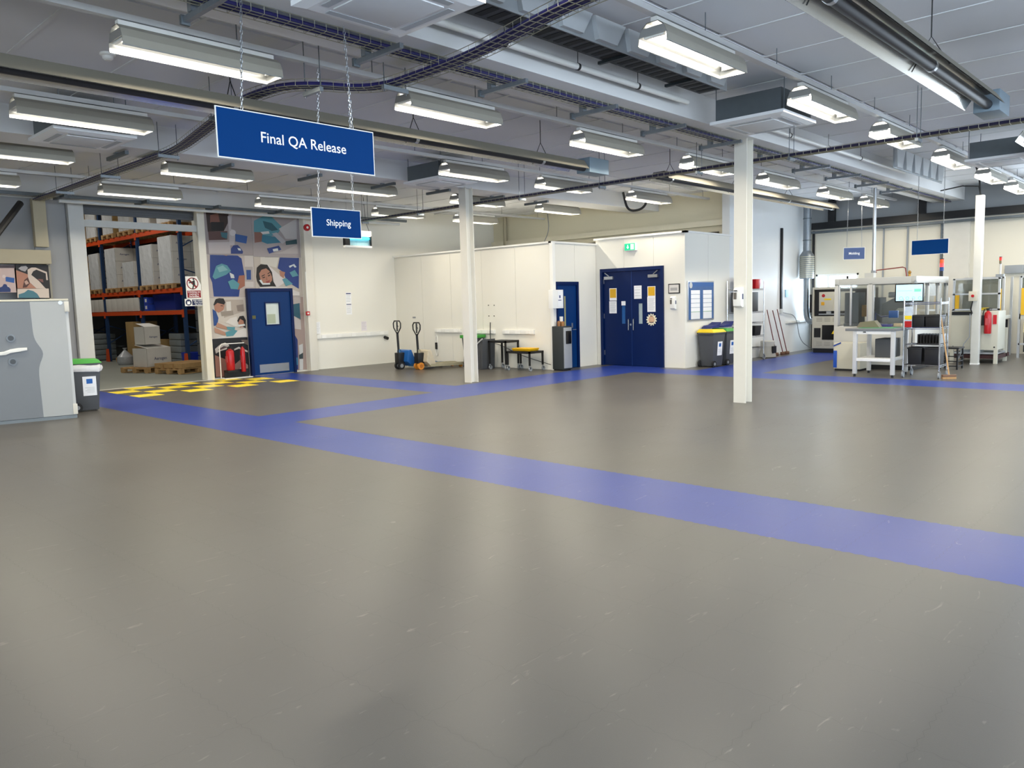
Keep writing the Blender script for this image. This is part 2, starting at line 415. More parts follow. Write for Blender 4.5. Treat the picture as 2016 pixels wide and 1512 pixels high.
win = sempty('window_1', 'bright window in the machine wall', (XR, 8.5, wz0))
for a in ((XR, wa, wz0, XR + .08, wb_, wz0 + .05), (XR, wa, wz1 - .05, XR + .08, wb_, wz1), (XR, wa, wz0, XR + .08, wa + .05, wz1), (XR, wb_ - .05, wz0, XR + .08, wb_, wz1), (XR + .01, 8.72, wz0, XR + .07, 8.78, wz1)):
    MB().box(*a).build('window_frame', M_WHITE, win, world=True)
MB().box(XR + .1, wa, wz0, XR + .106, 8.72, wz1).build('window_pane', M_GLASS, win, world=True)
MB().box(XR + .1, 8.78, wz0, XR + .106, wb_, wz1).build('window_pane', M_GLASS, win, world=True)
# walls behind the camera; their unseen window bands are added for daylight
def winwall(name, lab, axis, fixed, a0, a1, wins, z0=1.35, z1=2.85):
    mb = MB(); th = -.2
    def bx(s0, s1, za, zb):
        if axis == 'x': mb.box(s0, fixed + th, za, s1, fixed, zb)
        else: mb.box(fixed + th, s0, za, fixed, s1, zb)
    bx(a0, a1, 0, z0); bx(a0, a1, z1, ZC + .03); p = a0
    for c, w in wins: bx(p, c - w / 2, z0, z1); p = c + w / 2
    bx(p, a1, z0, z1); return struct(mb.build(name, M_WALL), lab)
winwall('wall_near', 'white wall out of view with added windows', 'x', Y0, X0, XR, [(x, 2.6) for x in (-1.5, 3, 7.5, 12, 16.5)])
winwall('wall_rear', 'white wall out of view behind the camera', 'y', X0, Y0, YL, [(-4.2, 2.2), (-1.2, 2.2)])
# warehouse shell
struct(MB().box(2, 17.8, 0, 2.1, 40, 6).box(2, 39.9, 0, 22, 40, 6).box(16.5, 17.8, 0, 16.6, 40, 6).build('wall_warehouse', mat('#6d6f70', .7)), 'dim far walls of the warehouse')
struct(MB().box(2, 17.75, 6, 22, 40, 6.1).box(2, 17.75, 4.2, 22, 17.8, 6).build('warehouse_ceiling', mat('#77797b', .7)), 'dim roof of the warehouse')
for y in (19.6, 23.5, 28): area('warehouse_light', (7.4, y, 5.7), (0, 0, 0), 1.6, .3, WH_W, (1, .95, .86))

# ---- steel columns (H section)
def column(x, y, lab, top=3.92, pad=False):
    mb = MB(); mb.box(x - .1, y - .1, 0, x - .086, y + .1, top).box(x + .086, y - .1, 0, x + .1, y + .1, top).box(x - .086, y - .006, 0, x + .086, y + .006, top)
    o = struct(mb.build('steel_column', M_CREAM), lab); return o
column(10.98, 5.5, 'white steel column with hand sanitiser'); column(11.02, 11.5, 'white steel column beside the tall grey bin')


# ================================================================== CEILING SERVICES
ORD = ['first', 'second', 'third', 'fourth', 'fifth', 'sixth', 'seventh']
# ---- reflector light fitting, long axis along x, rim at z = 0
M_REFO = mat('#a29e92', .5, .2, var=.05); M_REFI = mat('#a8a8a4', .3, .5, var=.02)
M_TUBE = mat('#fffaf0', .4, var=0, emit=9.)
def make_light():
    t = thing('reflector_light', 'reflector light', 'ceiling light', group='reflector ceiling lights'); L = .725
    prof = [(-.15, 0), (-.141, .07), (-.112, .138), (-.055, .18), (.055, .18), (.112, .138), (.141, .07), (.15, 0)]
    mb = MB()
    for (a, b) in zip(prof, prof[1:]):
        for d, mi, inset in ((0, 0, 0), (1, 1, .006)):
            k = 1 - inset / .15
            p = [(-L, a[0]*k, a[1] - inset), (L, a[0]*k, a[1] - inset), (L, b[0]*k, b[1] - inset), (-L, b[0]*k, b[1] - inset)]
            mb.add(p, [(0, 1, 2, 3) if not d else (3, 2, 1, 0)], mi)
    for s in (-1, 1): mb.box(-L, s*.15, -.004, L, s*.135, .004, 1)
    mb.build('reflector', [M_REFO, M_REFI], t)
    for s in (-1, 1):
        p = [(-.15, 0), (-.141, .07), (-.112, .138), (.112, .138), (.141, .07), (.15, 0)]
        MB().prism([(y*.98, z) for y, z in p[1:5]] if s < 0 else [(y*.98, z) for y, z in p], 'x', s*L, s*(L - .008)).build('end_plate', M_REFI, t)
        MB().box(s*(L-.05), -.10, .06, s*(L-.02), .10, .13).build('lamp_holder', M_WHITE, t)
    for y in (-.065, .065): MB().cyl((-L + .05, y, .1), (L - .05, y, .1), .02, 10).build('lamp_tube', M_TUBE, t, smooth=True)
    MB().box(-L + .02, -.03, .18, L - .02, .03, .225).build('gear_tray', M_WHITE, t)
    MB().box(-.2, -.012, .22, .2, .012, .235).build('mounting_clip', M_BLACK, t)
    area('lamp_glow', (0, 0, .035), (0, 0, 0), 1.36, .06, LAMP_W, LAMP_C, t)
    return t
LIGHT = make_light(); _used = False; RIM = 3.78
rows = [(3.95, [2.9, 5.91, 8.93, 11.62, 14.6, 17.49, 20.03], 'the right-hand row'),
        (7.03, [2.67, 5.68, 8.78, 11.7, 14.51, 17.48, 20.03], 'the row behind the big sign'),
        (10.0, [2.69, 5.72, 8.96, 11.4, 14.42], 'the middle row'),
        (12.62, [2.65, 5.43, 8.51, 11.6, 14.38], 'the row beyond the far column'),
        (15.4, [2.7, 5.45, 8.56, 11.6, 14.25], 'the row by the warehouse'),
        (.95, [8.8, 11.65, 14.5, 17.5], None), (7.03, [-.4], 0), (10., [-.4], 0), (12.62, [-.4], 0), (15.4, [-.4], 0)]  # these rows are unseen fittings, added to brighten the sides
for yf, xs, lab in rows:
    for k, x in enumerate(xs):
        l = 'long reflector light, %s from left in %s' % (ORD[k], lab) if lab else 'long white reflector light out of view at the ' + ('right' if lab is None else 'left')
        g = 'reflector ceiling lights' if lab else 'reflector lights out of view ' + ('right' if lab is None else 'left')
        if not _used: LIGHT.location = (x + .725, yf - .15, RIM); LIGHT['label'] = l; LIGHT['group'] = g; _used = True
        else: dup(LIGHT, (x + .725, yf - .15, RIM), 0, l, g)
TR = ['over the right-hand light row', 'over the light row behind the big sign', 'over the middle light row', 'over the light row beyond the far column', 'over the light row by the warehouse wall']
for (yf, x0, x1), lab in zip(((3.95, -4.5, 22.4), (7.03, -4.5, 22.4), (10., -4.5, 17.8), (12.62, -4.5, 17.8), (15.4, -4.5, 17.8)), TR):
    y = yf - .15; t = thing('lighting_trunking', 'thin white trunking ' + lab, 'trunking', (x0, y, RIM + .235), 0, 'lighting trunking')
    MB().box(0, -.035, 0, x1 - x0, .035, .05).build('channel', mat('#cfd0d0', .45, .3), t)
    k = 0; x = .6
    while x < x1 - x0:
        MB().cyl((x, 0, .05), (x, 0, ZC - RIM - .235), .005, 5).build('hanging_rod', M_GALVD, t); x += 1.53

# ---- cassette air conditioners
def cassette(x, y, lab, z=3.66):
    t = thing('air_conditioner', lab, 'air conditioner', (x, y, z), 0, 'ceiling cassette units'); w = .475
    mb = MB(); mb.add([(-w,-w,.02),(w,-w,.02),(w,w,.02),(-w,w,.02),(-.40,-.40,0),(.40,-.40,0),(.40,.40,0),(-.40,.40,0)], [(0,1,5,4)[::-1],(1,2,6,5)[::-1],(2,3,7,6)[::-1],(3,0,4,7)[::-1],(4,5,6,7)[::-1]])
    mb.box(-w, -w, .02, w, w, .055); mb.build('fascia', mat('#e4e5e6', .4, var=.02), t)
    MB().box(-.27, -.27, -.008, .27, .27, .002).build('intake_grille', mat('#d2d4d6', .5), t, bevel=.004)
    for a in range(4):
        c, s = math.cos(a*PI/2), math.sin(a*PI/2)
        p = [(-.27, .31), (.27, .31), (.27, .37), (-.27, .37)]
        MB().add([(c*u - s*v, s*u + c*v, z) for z in (-.004, .004) for u, v in p], [(3,2,1,0),(4,5,6,7),(0,1,5,4),(1,2,6,5),(2,3,7,6),(3,0,4,7)]).build('louvre', mat('#a9adb1', .5), t)
    MB().box(-.42, -.42, .055, .42, .42, .32).build('body', mat('#687074', .45, .6, var=.12, scale=8), t)
    for sx in (-.38, .38):
        for sy in (-.44, .44): MB().cyl((sx, sy, .06), (sx, sy, ZC - z - .01), .006, 5).build('hanging_rod', M_GALVD, t)
for x, y, l, z_ in ((3.56, 4.42, 'white square ceiling cassette at the top edge, above the big blue sign', 3.66), (9.5, 4.5, 'white square ceiling cassette near the top of the sanitiser column', 3.72),
                (3.67, 10.71, 'white square ceiling cassette at far left behind a light', 3.76), (9.67, 10.73, 'white square ceiling cassette near the top of the far column', 3.77),
                (15.0, 2.95, 'white square ceiling cassette at the right edge', 3.66)): cassette(x, y, l, z_)

# ---- radiant tube heaters
def heater(x0, x1, y, z, lab, box_end):
    t = thing('tube_heater', lab, 'heater', (x0, y, z)); L = x1 - x0
    o, i = MB(), MB(); pr = [(-.2, 0), (-.11, .13), (.11, .13), (.2, 0)]
    mb = MB()
    for a, b in zip(pr, pr[1:]):
        mb.add([(0, a[0], a[1]), (L, a[0], a[1]), (L, b[0], b[1]), (0, b[0], b[1])], [(0, 1, 2, 3)], 0)
        mb.add([(0, a[0]*.97, a[1]-.004), (L, a[0]*.97, a[1]-.004), (L, b[0]*.97, b[1]-.004), (0, b[0]*.97, b[1]-.004)], [(3, 2, 1, 0)], 1)
    mb.build('reflector', [mat('#726e63', .6), mat('#d9d6cf', .2, .8)], t)
    MB().cyl((-.05, 0, .045), (L + .12, 0, .045), .052, 14).build('radiant_tube', mat('#2b2b2e', .45, .3, var=.15, scale=12), t, smooth=True)
    for k in range(int(L // 2.4) + 1):
        x = .35 + k * 2.4
        if x > L: break
        MB().cyl((x, 0, .045), (x + .05, 0, .045), .057, 12).build('clamp', M_STEEL, t)
        MB().tube([(x, -.16, .02), (x, 0, .3), (x, .16, .02)], .006, 5).cyl((x, 0, .3), (x, 0, ZC - z - .012), .006, 5).build('suspension_wire', M_BLACK, t)
    for e in box_end:
        bx = MB().box(L + .12, -.12, -.03, L + .62, .14, .2) if e > 0 else MB().box(-.62, -.12, -.03, -.12, .14, .2)
        bx.build('burner_box', mat('#7e8f9b', .45, .3), t, bevel=.008)
heater(-3.5, 9.75, 7.62, 3.62, 'beige tube heater passing behind the large blue sign', (1,))
heater(11.6, 19.2, 7.35, 3.62, 'beige tube heater running behind the sanitiser column', ())
heater(5.3, 10.1, 2.2, 3.62, 'black tube heater across the top right corner', (1,))
heater(12.75, 17, 2.2, 3.62, 'tube heater end at the right edge of the picture', ())

# ---- wire basket cable trays
def arc(path, n=6):
    P = [Vector(p) for p in path]; out = [P[0]]
    for a, b, c in zip(P, P[1:], P[2:]):
        d1 = min(.45, (b-a).length*.45); d2 = min(.45, (c-b).length*.45); p = b + (a-b).normalized()*d1; q = b + (c-b).normalized()*d2
        for k in range(n + 1): t = k / n; out.append(p*(1-t)**2 + b*(2*t*(1-t)) + q*t*t)
    return out + [P[-1]]
def resample(P, st):
    out = []; acc = 0.
    for a, b in zip(P, P[1:]):
        L = (b-a).length; d = acc
        while d < L: out.append((a + (b-a)*(d/L), (b-a).normalized())); d += st
        acc = d - L
    return out
M_WIRE = mat('#a7a592', .4, .7, var=.05)
def tray(path, lab, w=.2, h=.06, cables=7, hang=(), wire=.0035, step=.11, cm=None):
    P = arc(path); t = thing('cable_tray', lab, 'cable tray', P[0]); o0 = P[0]; mb = MB()
    def side(d): return Vector((-d.y, d.x, 0)).normalized()
    def off(u, z):
        out = []
        for k, p in enumerate(P):
            d = (P[min(k+1, len(P)-1)] - P[max(k-1, 0)]).normalized(); out.append(p - o0 + side(d)*u + Vector((0, 0, z)))
        return out
    for u, z in ((-w/2, 0), (-w/6, 0), (w/6, 0), (w/2, 0), (-w/2, h), (w/2, h)): mb.tube(off(u, z), wire, 4)
    for p, d in resample(P, step):
        s = side(d); q = p - o0; mb.tube([q - s*(w/2) + Vector((0,0,h)), q - s*(w/2), q + s*(w/2), q + s*(w/2) + Vector((0,0,h))], wire*.8, 4)
    mb.build('wire_basket', M_WIRE, t)
    cb = MB(); rnd = random.Random(len(lab))
    for k in range(cables): cb.tube(off(-w*.36 + w*.72*k/max(1, cables-1), .016 + rnd.random()*.02), .013 + rnd.random()*.004, 6)
    cb.build('cable_bundle', cm or M_CABLE, t, smooth=True)
    for hp in hang:
        (x, y, z), ax = hp[:3], hp[3]; u = Vector((0, 1, 0)) if ax == 'y' else Vector((1, 0, 0)); c = Vector((x, y, z)) - o0
        MB().bar(c - u*(w*.75) + Vector((0,0,-.03)), c + u*(w*.75) + Vector((0,0,-.03)), .04, .04).build('support_strut', M_GALV, t)
        for s in (-1, 1): MB().cyl(c + u*(s*w*.66) + Vector((0,0,-.07)), c + u*(s*w*.66) + Vector((0,0,ZC-z)), .005, 5).build('hanging_rod', M_GALVD, t)
    return t
tray([(-4, 5.62, 3.835), (22.4, 5.62, 3.835)], 'straight wire tray of purple cables under the near boxed beam', w=.16, hang=())
tray([(4.55, 1.5, 3.72), (4.6, 3.6, 3.72), (4.92, 5.0, 3.72), (4.95, 6.4, 3.72), (4.3, 6.85, 3.76), (4.33, 7.8, 3.82), (4.95, 10.85, 3.82), (4.98, 17.2, 3.82)], 'curving wire tray of purple cables crossing behind the big sign', w=.2, cables=9,
     hang=[(4.95, 6.1, 3.72, 'x'), (4.45, 6.75, 3.74, 'y'), (4.5, 8.7, 3.82, 'x'), (4.95, 11.2, 3.82, 'x'), (4.96, 13.4, 3.82, 'x'), (4.97, 15.6, 3.82, 'x')])
tray([(11.27, -3, 3.6), (11.27, 16.9, 3.6)], 'slim wire tray with dark cables passing the tops of both columns', w=.12, h=.05, cables=4, cm=mat('#22203c', .5, var=.2),
     hang=[(11.27, y, 3.6, 'x') for y in (3.2, 4.9, 6.4, 8.3, 10.2, 13.2, 15.2)])
# strut brackets under the boxed beams
for n, x in enumerate((2.82, 4.38, 5.96, 7.49, 8.98, 10.5, 12.1, 13.74, 15.22, 16.78, 18.3)):
    t = thing('strut_bracket', 'galvanised strut bracket under the near boxed beam, %s from left' % (ORD + ['eighth', 'ninth', 'tenth', 'eleventh'])[n], 'bracket', (x, 5.95, 3.788), 0, 'brackets under the near beam')
    MB().box(-.02, -.66, -.02, .02, 0, .022).build('channel', M_GALV, t); MB().box(-.035, -.03, -.035, .035, .0, .035).build('end_cap', M_GALVD, t)
    MB().box(-.035, -.2, .02, .035, -.14, .11).build('clamp', M_GALV, t)
for n, x in enumerate((2.95, 4.52, 6.1, 7.69, 9.27, 10.65, 12.2, 13.63)):
    t = thing('strut_bracket', 'galvanised strut bracket under the far boxed beam, %s from left' % (ORD + ['eighth'])[n], 'bracket', (x, 12.25, 3.85), 0, 'brackets under the far beam')
    MB().box(-.025, -.7, -.025, .025, 0, .025).build('channel', M_GALVD, t); MB().box(-.03, -.36, .02, .03, -.3, .06).build('clamp', M_GALV, t)
for n, x in enumerate((5.3, 6.85, 8.4, 9.95)):
    tag(MB().box(x - .03, 16.6, 3.86, x + .03, 17.25, 3.92).build('strut_bracket', M_GALVD), 'dark strut bracket above the warehouse opening and mural, %s from left' % ORD[n], 'bracket', 'brackets by the warehouse wall')
# rails above the opening and mural
struct(MB().box(X0, 16.86, 3.87, 13.9, 16.92, 3.93).build('trim_11', M_GALVD), 'dark rail in front of the warehouse wall beam')
tag(MB().cyl((5.2, 16.7, 3.78), (13.5, 16.7, 3.78), .03, 10).build('conduit_pipe', M_LGREY, smooth=True), 'grey pipe running high along the warehouse wall', 'pipe')
# white drain pipe, dark perforated tray and profiled strip beside the near beam
t = thing('white_pipe', 'white plastic pipe along the near boxed beam', 'pipe', (3.8, 5.16, 4.02))
MB().cyl((0, 0, 0), (5.0, 0, 0), .032, 12).build('pipe', M_WHITE, t, smooth=True)
MB().cyl((7.2, 0, 0), (13.5, 0, 0), .032, 12).build('pipe', M_WHITE, t, smooth=True)
for x in (.6, 1.7, 2.8, 3.9, 8, 9.5, 11): MB().cyl((x, 0, 0), (x + .03, 0, 0), .037, 12).cyl((x + .015, 0, .03), (x + .015, 0, .22), .004, 5).build('pipe_clip', M_BLACK, t)
t = thing('perforated_tray', 'dark perforated cable tray beside the white pipe', 'cable tray', (4.25, 4.72, 4.1))
mb = MB().box(0, 0, 0, 4.6, .3, .006)
for x in (.0, 1.3, 2.6, 3.9): mb.box(x, -.02, -.03, x + .04, .36, 0)
mb.box(0, 0, .006, 4.6, .006, .05).box(0, .294, .006, 4.6, .3, .05); mb.build('tray_bed', mat('#3d4446', .5, .5, var=.3, scale=60), t)
for k in range(30): MB().box(.1 + k*.15, .04, -.003, .18 + k*.15, .26, -.0005).build('slot', mat('#1d2122', .7), t)
def profiled(x0, n, y, z0, z1, lab):
    t = thing('profiled_panel', lab, 'panel', (x0, y, z0)); h = z1 - z0
    for k in range(n):
        a = k * .52
        MB().prism([(a + .02, h), (a + .07, .02), (a + .36, .02), (a + .50, h)], 'y', -.05, .0).build('rib', mat('#b9bdbf', .5), t)
    MB().box(0, 0, 0, n * .52, .01, h).build('backing', mat('#9da2a5', .5), t)
profiled(4.4, 8, 4.5, 3.98, 4.2, 'pale profiled roof edge with trapezoid ribs near the perforated tray')
profiled(15.3, 6, 4.75, 3.85, 4.2, 'pale profiled roof edge with trapezoid ribs at far right')
# smoke detector
tag(MB().lathe([(.03, -.07), (.05, -.055), (.055, -.03), (.075, -.02), (.075, 0)], (3.25, 8.6, ZC), 16).build('smoke_detector', M_WHITE, smooth=True), 'round white smoke detector behind the first light', 'detector')
# dark sloping pipe at far left
tag(MB().tube([onY(-30, 492, 15.9), onY(40, 400, 16.6)], .06, 10).build('dark_duct', M_BLACK, smooth=True), 'dark sloping pipe at the far left below the tray', 'pipe')

# ---- hanging signs
def chain(p, q, par, name='chain'):
    p, q = Vector(p), Vector(q); L = (q - p).length; n = int(L / .034); mb = MB(); d = (q - p).normalized()
    a = d.orthogonal().normalized(); b = d.cross(a)
    for k in range(n):
        c = p + d * (k + .5) * (L / n); s = a if k % 2 else b
        mb.tube([c + d*(.021*math.cos(t)) + s*(.0085*math.sin(t)) for t in [2*PI*i/8 for i in range(8)]], .0032, 4, closed=True)
    mb.build(name, M_STEEL, par, world=True)
def hang_sign(name, lab, p0, p1, z0, z1, txt, size, tops, cm=M_SIGN, ins=.15, txoff=0.):
    p0, p1 = Vector((*p0, 0)), Vector((*p1, 0)); mid = (p0 + p1) / 2; d = (p1 - p0).normalized(); nrm = Vector((d.y, -d.x, 0))
    t = thing(name, lab, 'hanging sign', (mid.x, mid.y, z0)); L = (p1 - p0).length; h = z1 - z0; c = Vector((0, 0, 0))
    mb = MB(); hw = L / 2
    def P(u, v, w): return tuple(d*u + nrm*w + Vector((0, 0, v)))
    vs = [P(u, v, w) for w in (.004, -.004) for u, v in ((-hw, 0), (hw, 0), (hw, h), (-hw, h))]
    mb.add(vs, [(0,1,2,3),(7,6,5,4),(0,4,5,1),(1,5,6,2),(2,6,7,3),(3,7,4,0)]); mb.build('panel', M_WHITE, t)
    e = .008; MB().add([P(u, v, .0052) for u, v in ((-hw+e, e), (hw-e, e), (hw-e, h-e), (-hw+e, h-e))], [(0,1,2,3)]).build('face', cm, t)
    if txt: MB().text(txt, size, P(txoff, h/2, .0066), d, (0, 0, 1)).build('lettering', M_TXTW, t)
    for u, top in zip((-hw + ins*L, hw - ins*L), tops):
        chain(mid + Vector(P(u, z0 + h - .004, 0)), top, t)
    return t
hang_sign('hanging_sign', 'large blue hanging sign reading Final QA Release', (2.79, 5.5), (4.2, 5.5), 2.72, 3.085, 'Final QA Release', .112, ((3.05, 5.5, 3.9), (3.95, 5.5, 3.9)), txoff=.03)
hang_sign('hanging_sign', 'small blue hanging sign reading Shipping', (4.515, 7.0), (5.13, 7.0), 2.335, 2.635, 'Shipping', .092, ((4.62, 6.9, 4.0), (4.98, 6.9, 4.0)), txoff=.02)
s_ = hang_sign('hanging_sign', 'blank blue hanging sign above the white assembly machine', (18, 5.19), (18, 4.48), 2.37, 2.68, '', .1, ((18, 5.08, ZC - .01), (18, 4.59, ZC - .01)))
c_ = onX(1681.5, 499, 20.3)
hang_sign('hanging_sign', 'small dark blue hanging sign far away near the window', (c_.x - .17, c_.y + .2), (c_.x + .17, c_.y - .2), c_.z - .15, c_.z + .15, 'Molding', .085, ((c_.x - .1, c_.y + .12, ZC - .01), (c_.x + .1, c_.y - .12, ZC - .01)), cm=mat('#3a4f7e', .5))
# ================================================================== WAREHOUSE SIDE
# ---- photo mural: flat printed posters on the wall (outlines taken from the photograph, drawn on the wall plane)
YM = YL - .012
def Z5(x, y): return (400 + x / 4.445, 410 + y / 4.445)
def poster(lab, rect, shapes, zm, Y, name='mural_poster', lim=None):
    mb = MB(); mats = []
    def P(q, k): p = onY(*zm(*q), Y); return (p.x, Y - .0012 * k - .002, p.z)
    def idx(h):
        h = '#' + ''.join('%02x' % int(int(h[i:i+2], 16) * .84) for i in (1, 3, 5)); m = mat(h, .5, var=.04, scale=3)
        if m not in mats: mats.append(m)
        return mats.index(m)
    c = [P(q, 0) for q in rect[1]]; xs = [p[0] for p in c]; zs = [p[2] for p in c]
    x0, x1, z0, z1 = lim or (min(xs), max(xs), max(.012, min(zs)), max(zs))
    mb.box(x0, Y - .002, z0, x1, Y + .006, z1, idx(rect[0]))
    k = 1
    for h, pts in shapes:
        if len(pts) == 3 and not isinstance(pts[2], tuple):
            (cx, cy, r) = pts; pts = [(cx + r*math.cos(2*PI*i/14), cy + r*math.sin(2*PI*i/14)) for i in range(14)]
        q = [P(p, k) for p in pts]
        q = [(min(max(p[0], x0 + .002), x1 - .002), p[1], min(max(p[2], z0 + .002), z1 - .002)) for p in q]
        mb.poly(q, idx(h)); k += 1
    return tag(mb.build(name, mats), lab, 'poster', 'mural posters' if name == 'mural_poster' else None)
BL, TE, SK, HA, WH = '#1f4191', '#5fa4b2', '#c28a72', '#1c1512', '#e9e2dc'
poster('top left mural photo, dark head and blue airway connector', ('#b3a8aa', [(20, 35), (440, 35), (440, 398), (20, 398)]), [
    ('#3a2620', [(22, 35), (220, 35), (215, 130), (180, 200), (40, 205)]), ('#8c5a4a', [(60, 60), (130, 42), (145, 120), (60, 125)]), ('#1a1616', [(68, 120), (182, 122), (180, 197), (72, 196)]),
    ('#6b4a48', [(42, 205), (210, 200), (210, 275), (50, 280)]), ('#3d7a8c', [(150, 210), (212, 215), (205, 268), (160, 252)]), ('#cfc6ca', [(40, 300), (230, 295), (245, 398), (50, 398)]),
    ('#d5ccd0', [(212, 70), (250, 42), (242, 180), (282, 200), (272, 325), (230, 325), (222, 200)]), ('#efe9ea', (257, 215, 27)), ('#2f62b0', [(278, 225), (385, 245), (375, 310), (280, 290)]),
    ('#27418a', [(240, 355), (262, 325), (300, 322), (320, 342), (347, 380), (342, 398), (240, 398)]), ('#e6eef2', [(296, 348), (322, 352), (330, 372), (306, 368)])], Z5, YM, lim=(8.43, 9.64, 2.9, 3.86))
poster('top right mural photo, teal gloved hand with probe', ('#b8aeb0', [(443, 45), (820, 45), (830, 400), (443, 400)]), [
    (TE, [(443, 110), (520, 62), (600, 70), (685, 160), (660, 212), (600, 242), (520, 262), (443, 205)]), ('#2b6674', [(520, 110), (600, 130), (655, 190), (600, 200), (540, 170)]), ('#9a6a5e', [(446, 208), (522, 210), (522, 292), (450, 302)]), ('#3a86a0', [(515, 232), (640, 252), (682, 300), (560, 312), (510, 292)]),
    ('#f0ecea', [(500, 208), (572, 200), (580, 222), (520, 228)]), ('#c9c6cc', [(600, 222), (640, 212), (722, 290), (690, 312)]), ('#d8d4d6', [(660, 180), (815, 90), (818, 270), (720, 268)]), ('#2d5560', [(720, 290), (816, 272), (820, 312), (722, 322)]),
    ('#cbc2c2', [(690, 380), (822, 318), (828, 398), (600, 398)]), ('#27458f', [(555, 352), (660, 327), (682, 362), (575, 398)]), ('#eef2f4', [(605, 358), (650, 350), (655, 372), (612, 380)])], Z5, YM, lim=(9.645, 10.95, 2.88, 3.86))
poster('mural photo of a blue scrubs torso and gloved hands', ('#d3c6c0', [(45, 400), (450, 400), (450, 775), (60, 775)]), [
    ('#e5ddd8', [(360, 405), (440, 405), (440, 690), (370, 690)]), (BL, [(58, 402), (300, 402), (335, 440), (362, 590), (322, 690), (312, 773), (92, 773), (78, 650), (58, 600)]), ('#a8705e', [(178, 402), (216, 402), (200, 418)]),
    ('#c4bab5', [(362, 512), (432, 512), (440, 642), (366, 642)]), ('#27509a', [(375, 540), (416, 540), (418, 625), (379, 625)]), (TE, [(80, 600), (112, 505), (160, 484), (208, 500), (242, 548), (200, 582), (100, 622)]), ('#8fc4cc', [(120, 520), (170, 500), (215, 540), (140, 560)]),
    ('#b0705a', [(312, 590), (362, 585), (362, 680), (302, 716), (290, 682)]), (TE, [(214, 642), (260, 620), (316, 662), (300, 710), (240, 706)]), ('#e8ecee', [(228, 562), (266, 582), (272, 612), (240, 612)])], Z5, YM, lim=(8.43, 9.64, 1.9, 2.895))
poster('mural photo of a sleeping patient with dark hair', ('#d8ccc0', [(452, 402), (838, 402), (838, 765), (462, 765)]), [
    ('#efe9de', [(500, 412), (660, 406), (640, 520), (500, 482)]), ('#9c8f84', [(535, 405), (608, 405), (604, 430), (540, 430)]), ('#efe8e6', [(560, 490), (640, 560), (730, 640), (650, 690), (600, 690)]), (BL, [(668, 412), (836, 410), (836, 705), (730, 640), (700, 560), (650, 525)]),
    (SK, [(665, 545), (716, 560), (702, 612), (672, 592)]), (TE, [(755, 562), (800, 540), (832, 590), (780, 602)]), ('#e8f0f2', [(748, 505), (795, 488), (815, 515), (800, 520), (785, 503), (756, 522)]), (TE, [(690, 622), (722, 610), (782, 662), (722, 682)]),
    (HA, [(462, 600), (468, 520), (500, 490), (558, 494), (600, 560), (612, 640), (640, 690), (500, 692), (470, 640)]), (SK, [(487, 572), (508, 538), (548, 526), (578, 550), (600, 600), (600, 632), (572, 668), (530, 660), (497, 622)]),
    (HA, [(508, 592), (536, 578), (538, 584), (510, 600)]), (HA, [(560, 572), (582, 556), (584, 562), (562, 579)]), (HA, [(512, 606), (538, 598), (536, 608), (518, 612)]), (HA, [(562, 590), (584, 580), (582, 590), (566, 597)]), ('#b0755f', [(548, 592), (562, 628), (544, 632)]), ('#a8504a', [(543, 640), (582, 628), (576, 648), (552, 655)]),
    ('#eef3f4', [(484, 630), (504, 625), (522, 655), (582, 655), (582, 668), (515, 670)]), ('#f0e9e4', [(490, 690), (600, 684), (720, 690), (838, 735), (838, 764), (480, 764)])], Z5, YM, lim=(9.645, 10.95, 1.9, 2.875))
poster('mural photo of a carer bending over a patient', ('#e2d8cf', [(75, 782), (372, 782), (385, 1140), (95, 1140)]), [
    ('#c5b8ad', [(182, 800), (350, 800), (366, 900), (182, 960)]), ('#968880', [(290, 850), (350, 840), (356, 902), (300, 902)]), ('#efe9e2', [(200, 820), (240, 815), (245, 905), (205, 910)]), ('#a99c92', [(150, 905), (260, 895), (265, 935), (160, 945)]),
    ('#f2ece8', [(195, 1000), (235, 962), (290, 948), (312, 1000), (300, 1040), (260, 1030)]), ('#f4efea', [(200, 1110), (372, 1045), (380, 1138), (100, 1138)]), ('#27509a', [(80, 880), (110, 905), (132, 960), (122, 1020), (92, 1032)]),
    (HA, [(88, 845), (108, 795), (140, 783), (176, 790), (192, 822), (180, 850), (122, 832), (98, 855)]), (SK, [(94, 852), (122, 828), (186, 845), (176, 890), (132, 915), (100, 892)]), (HA, [(150, 850), (172, 852), (170, 858), (150, 856)]), ('#c99880', [(120, 1000), (212, 1040), (202, 1062), (108, 1040)]), ('#c99880', [(94, 1042), (202, 1090), (192, 1116), (100, 1088)]),
    (HA, [(295, 985), (315, 945), (350, 940), (370, 980), (370, 1052), (320, 1022)]), (SK, [(303, 1000), (320, 968), (350, 985), (357, 1030), (320, 1046)]), ('#eef3f4', [(300, 1020), (360, 1012), (364, 1028), (305, 1036)]), (TE, [(200, 1036), (276, 1040), (272, 1066), (210, 1062)]), (TE, [(190, 1086), (260, 1060), (297, 1072), (260, 1116), (200, 1122)])], Z5, YM, lim=(8.43, 9.36, .95, 1.895))
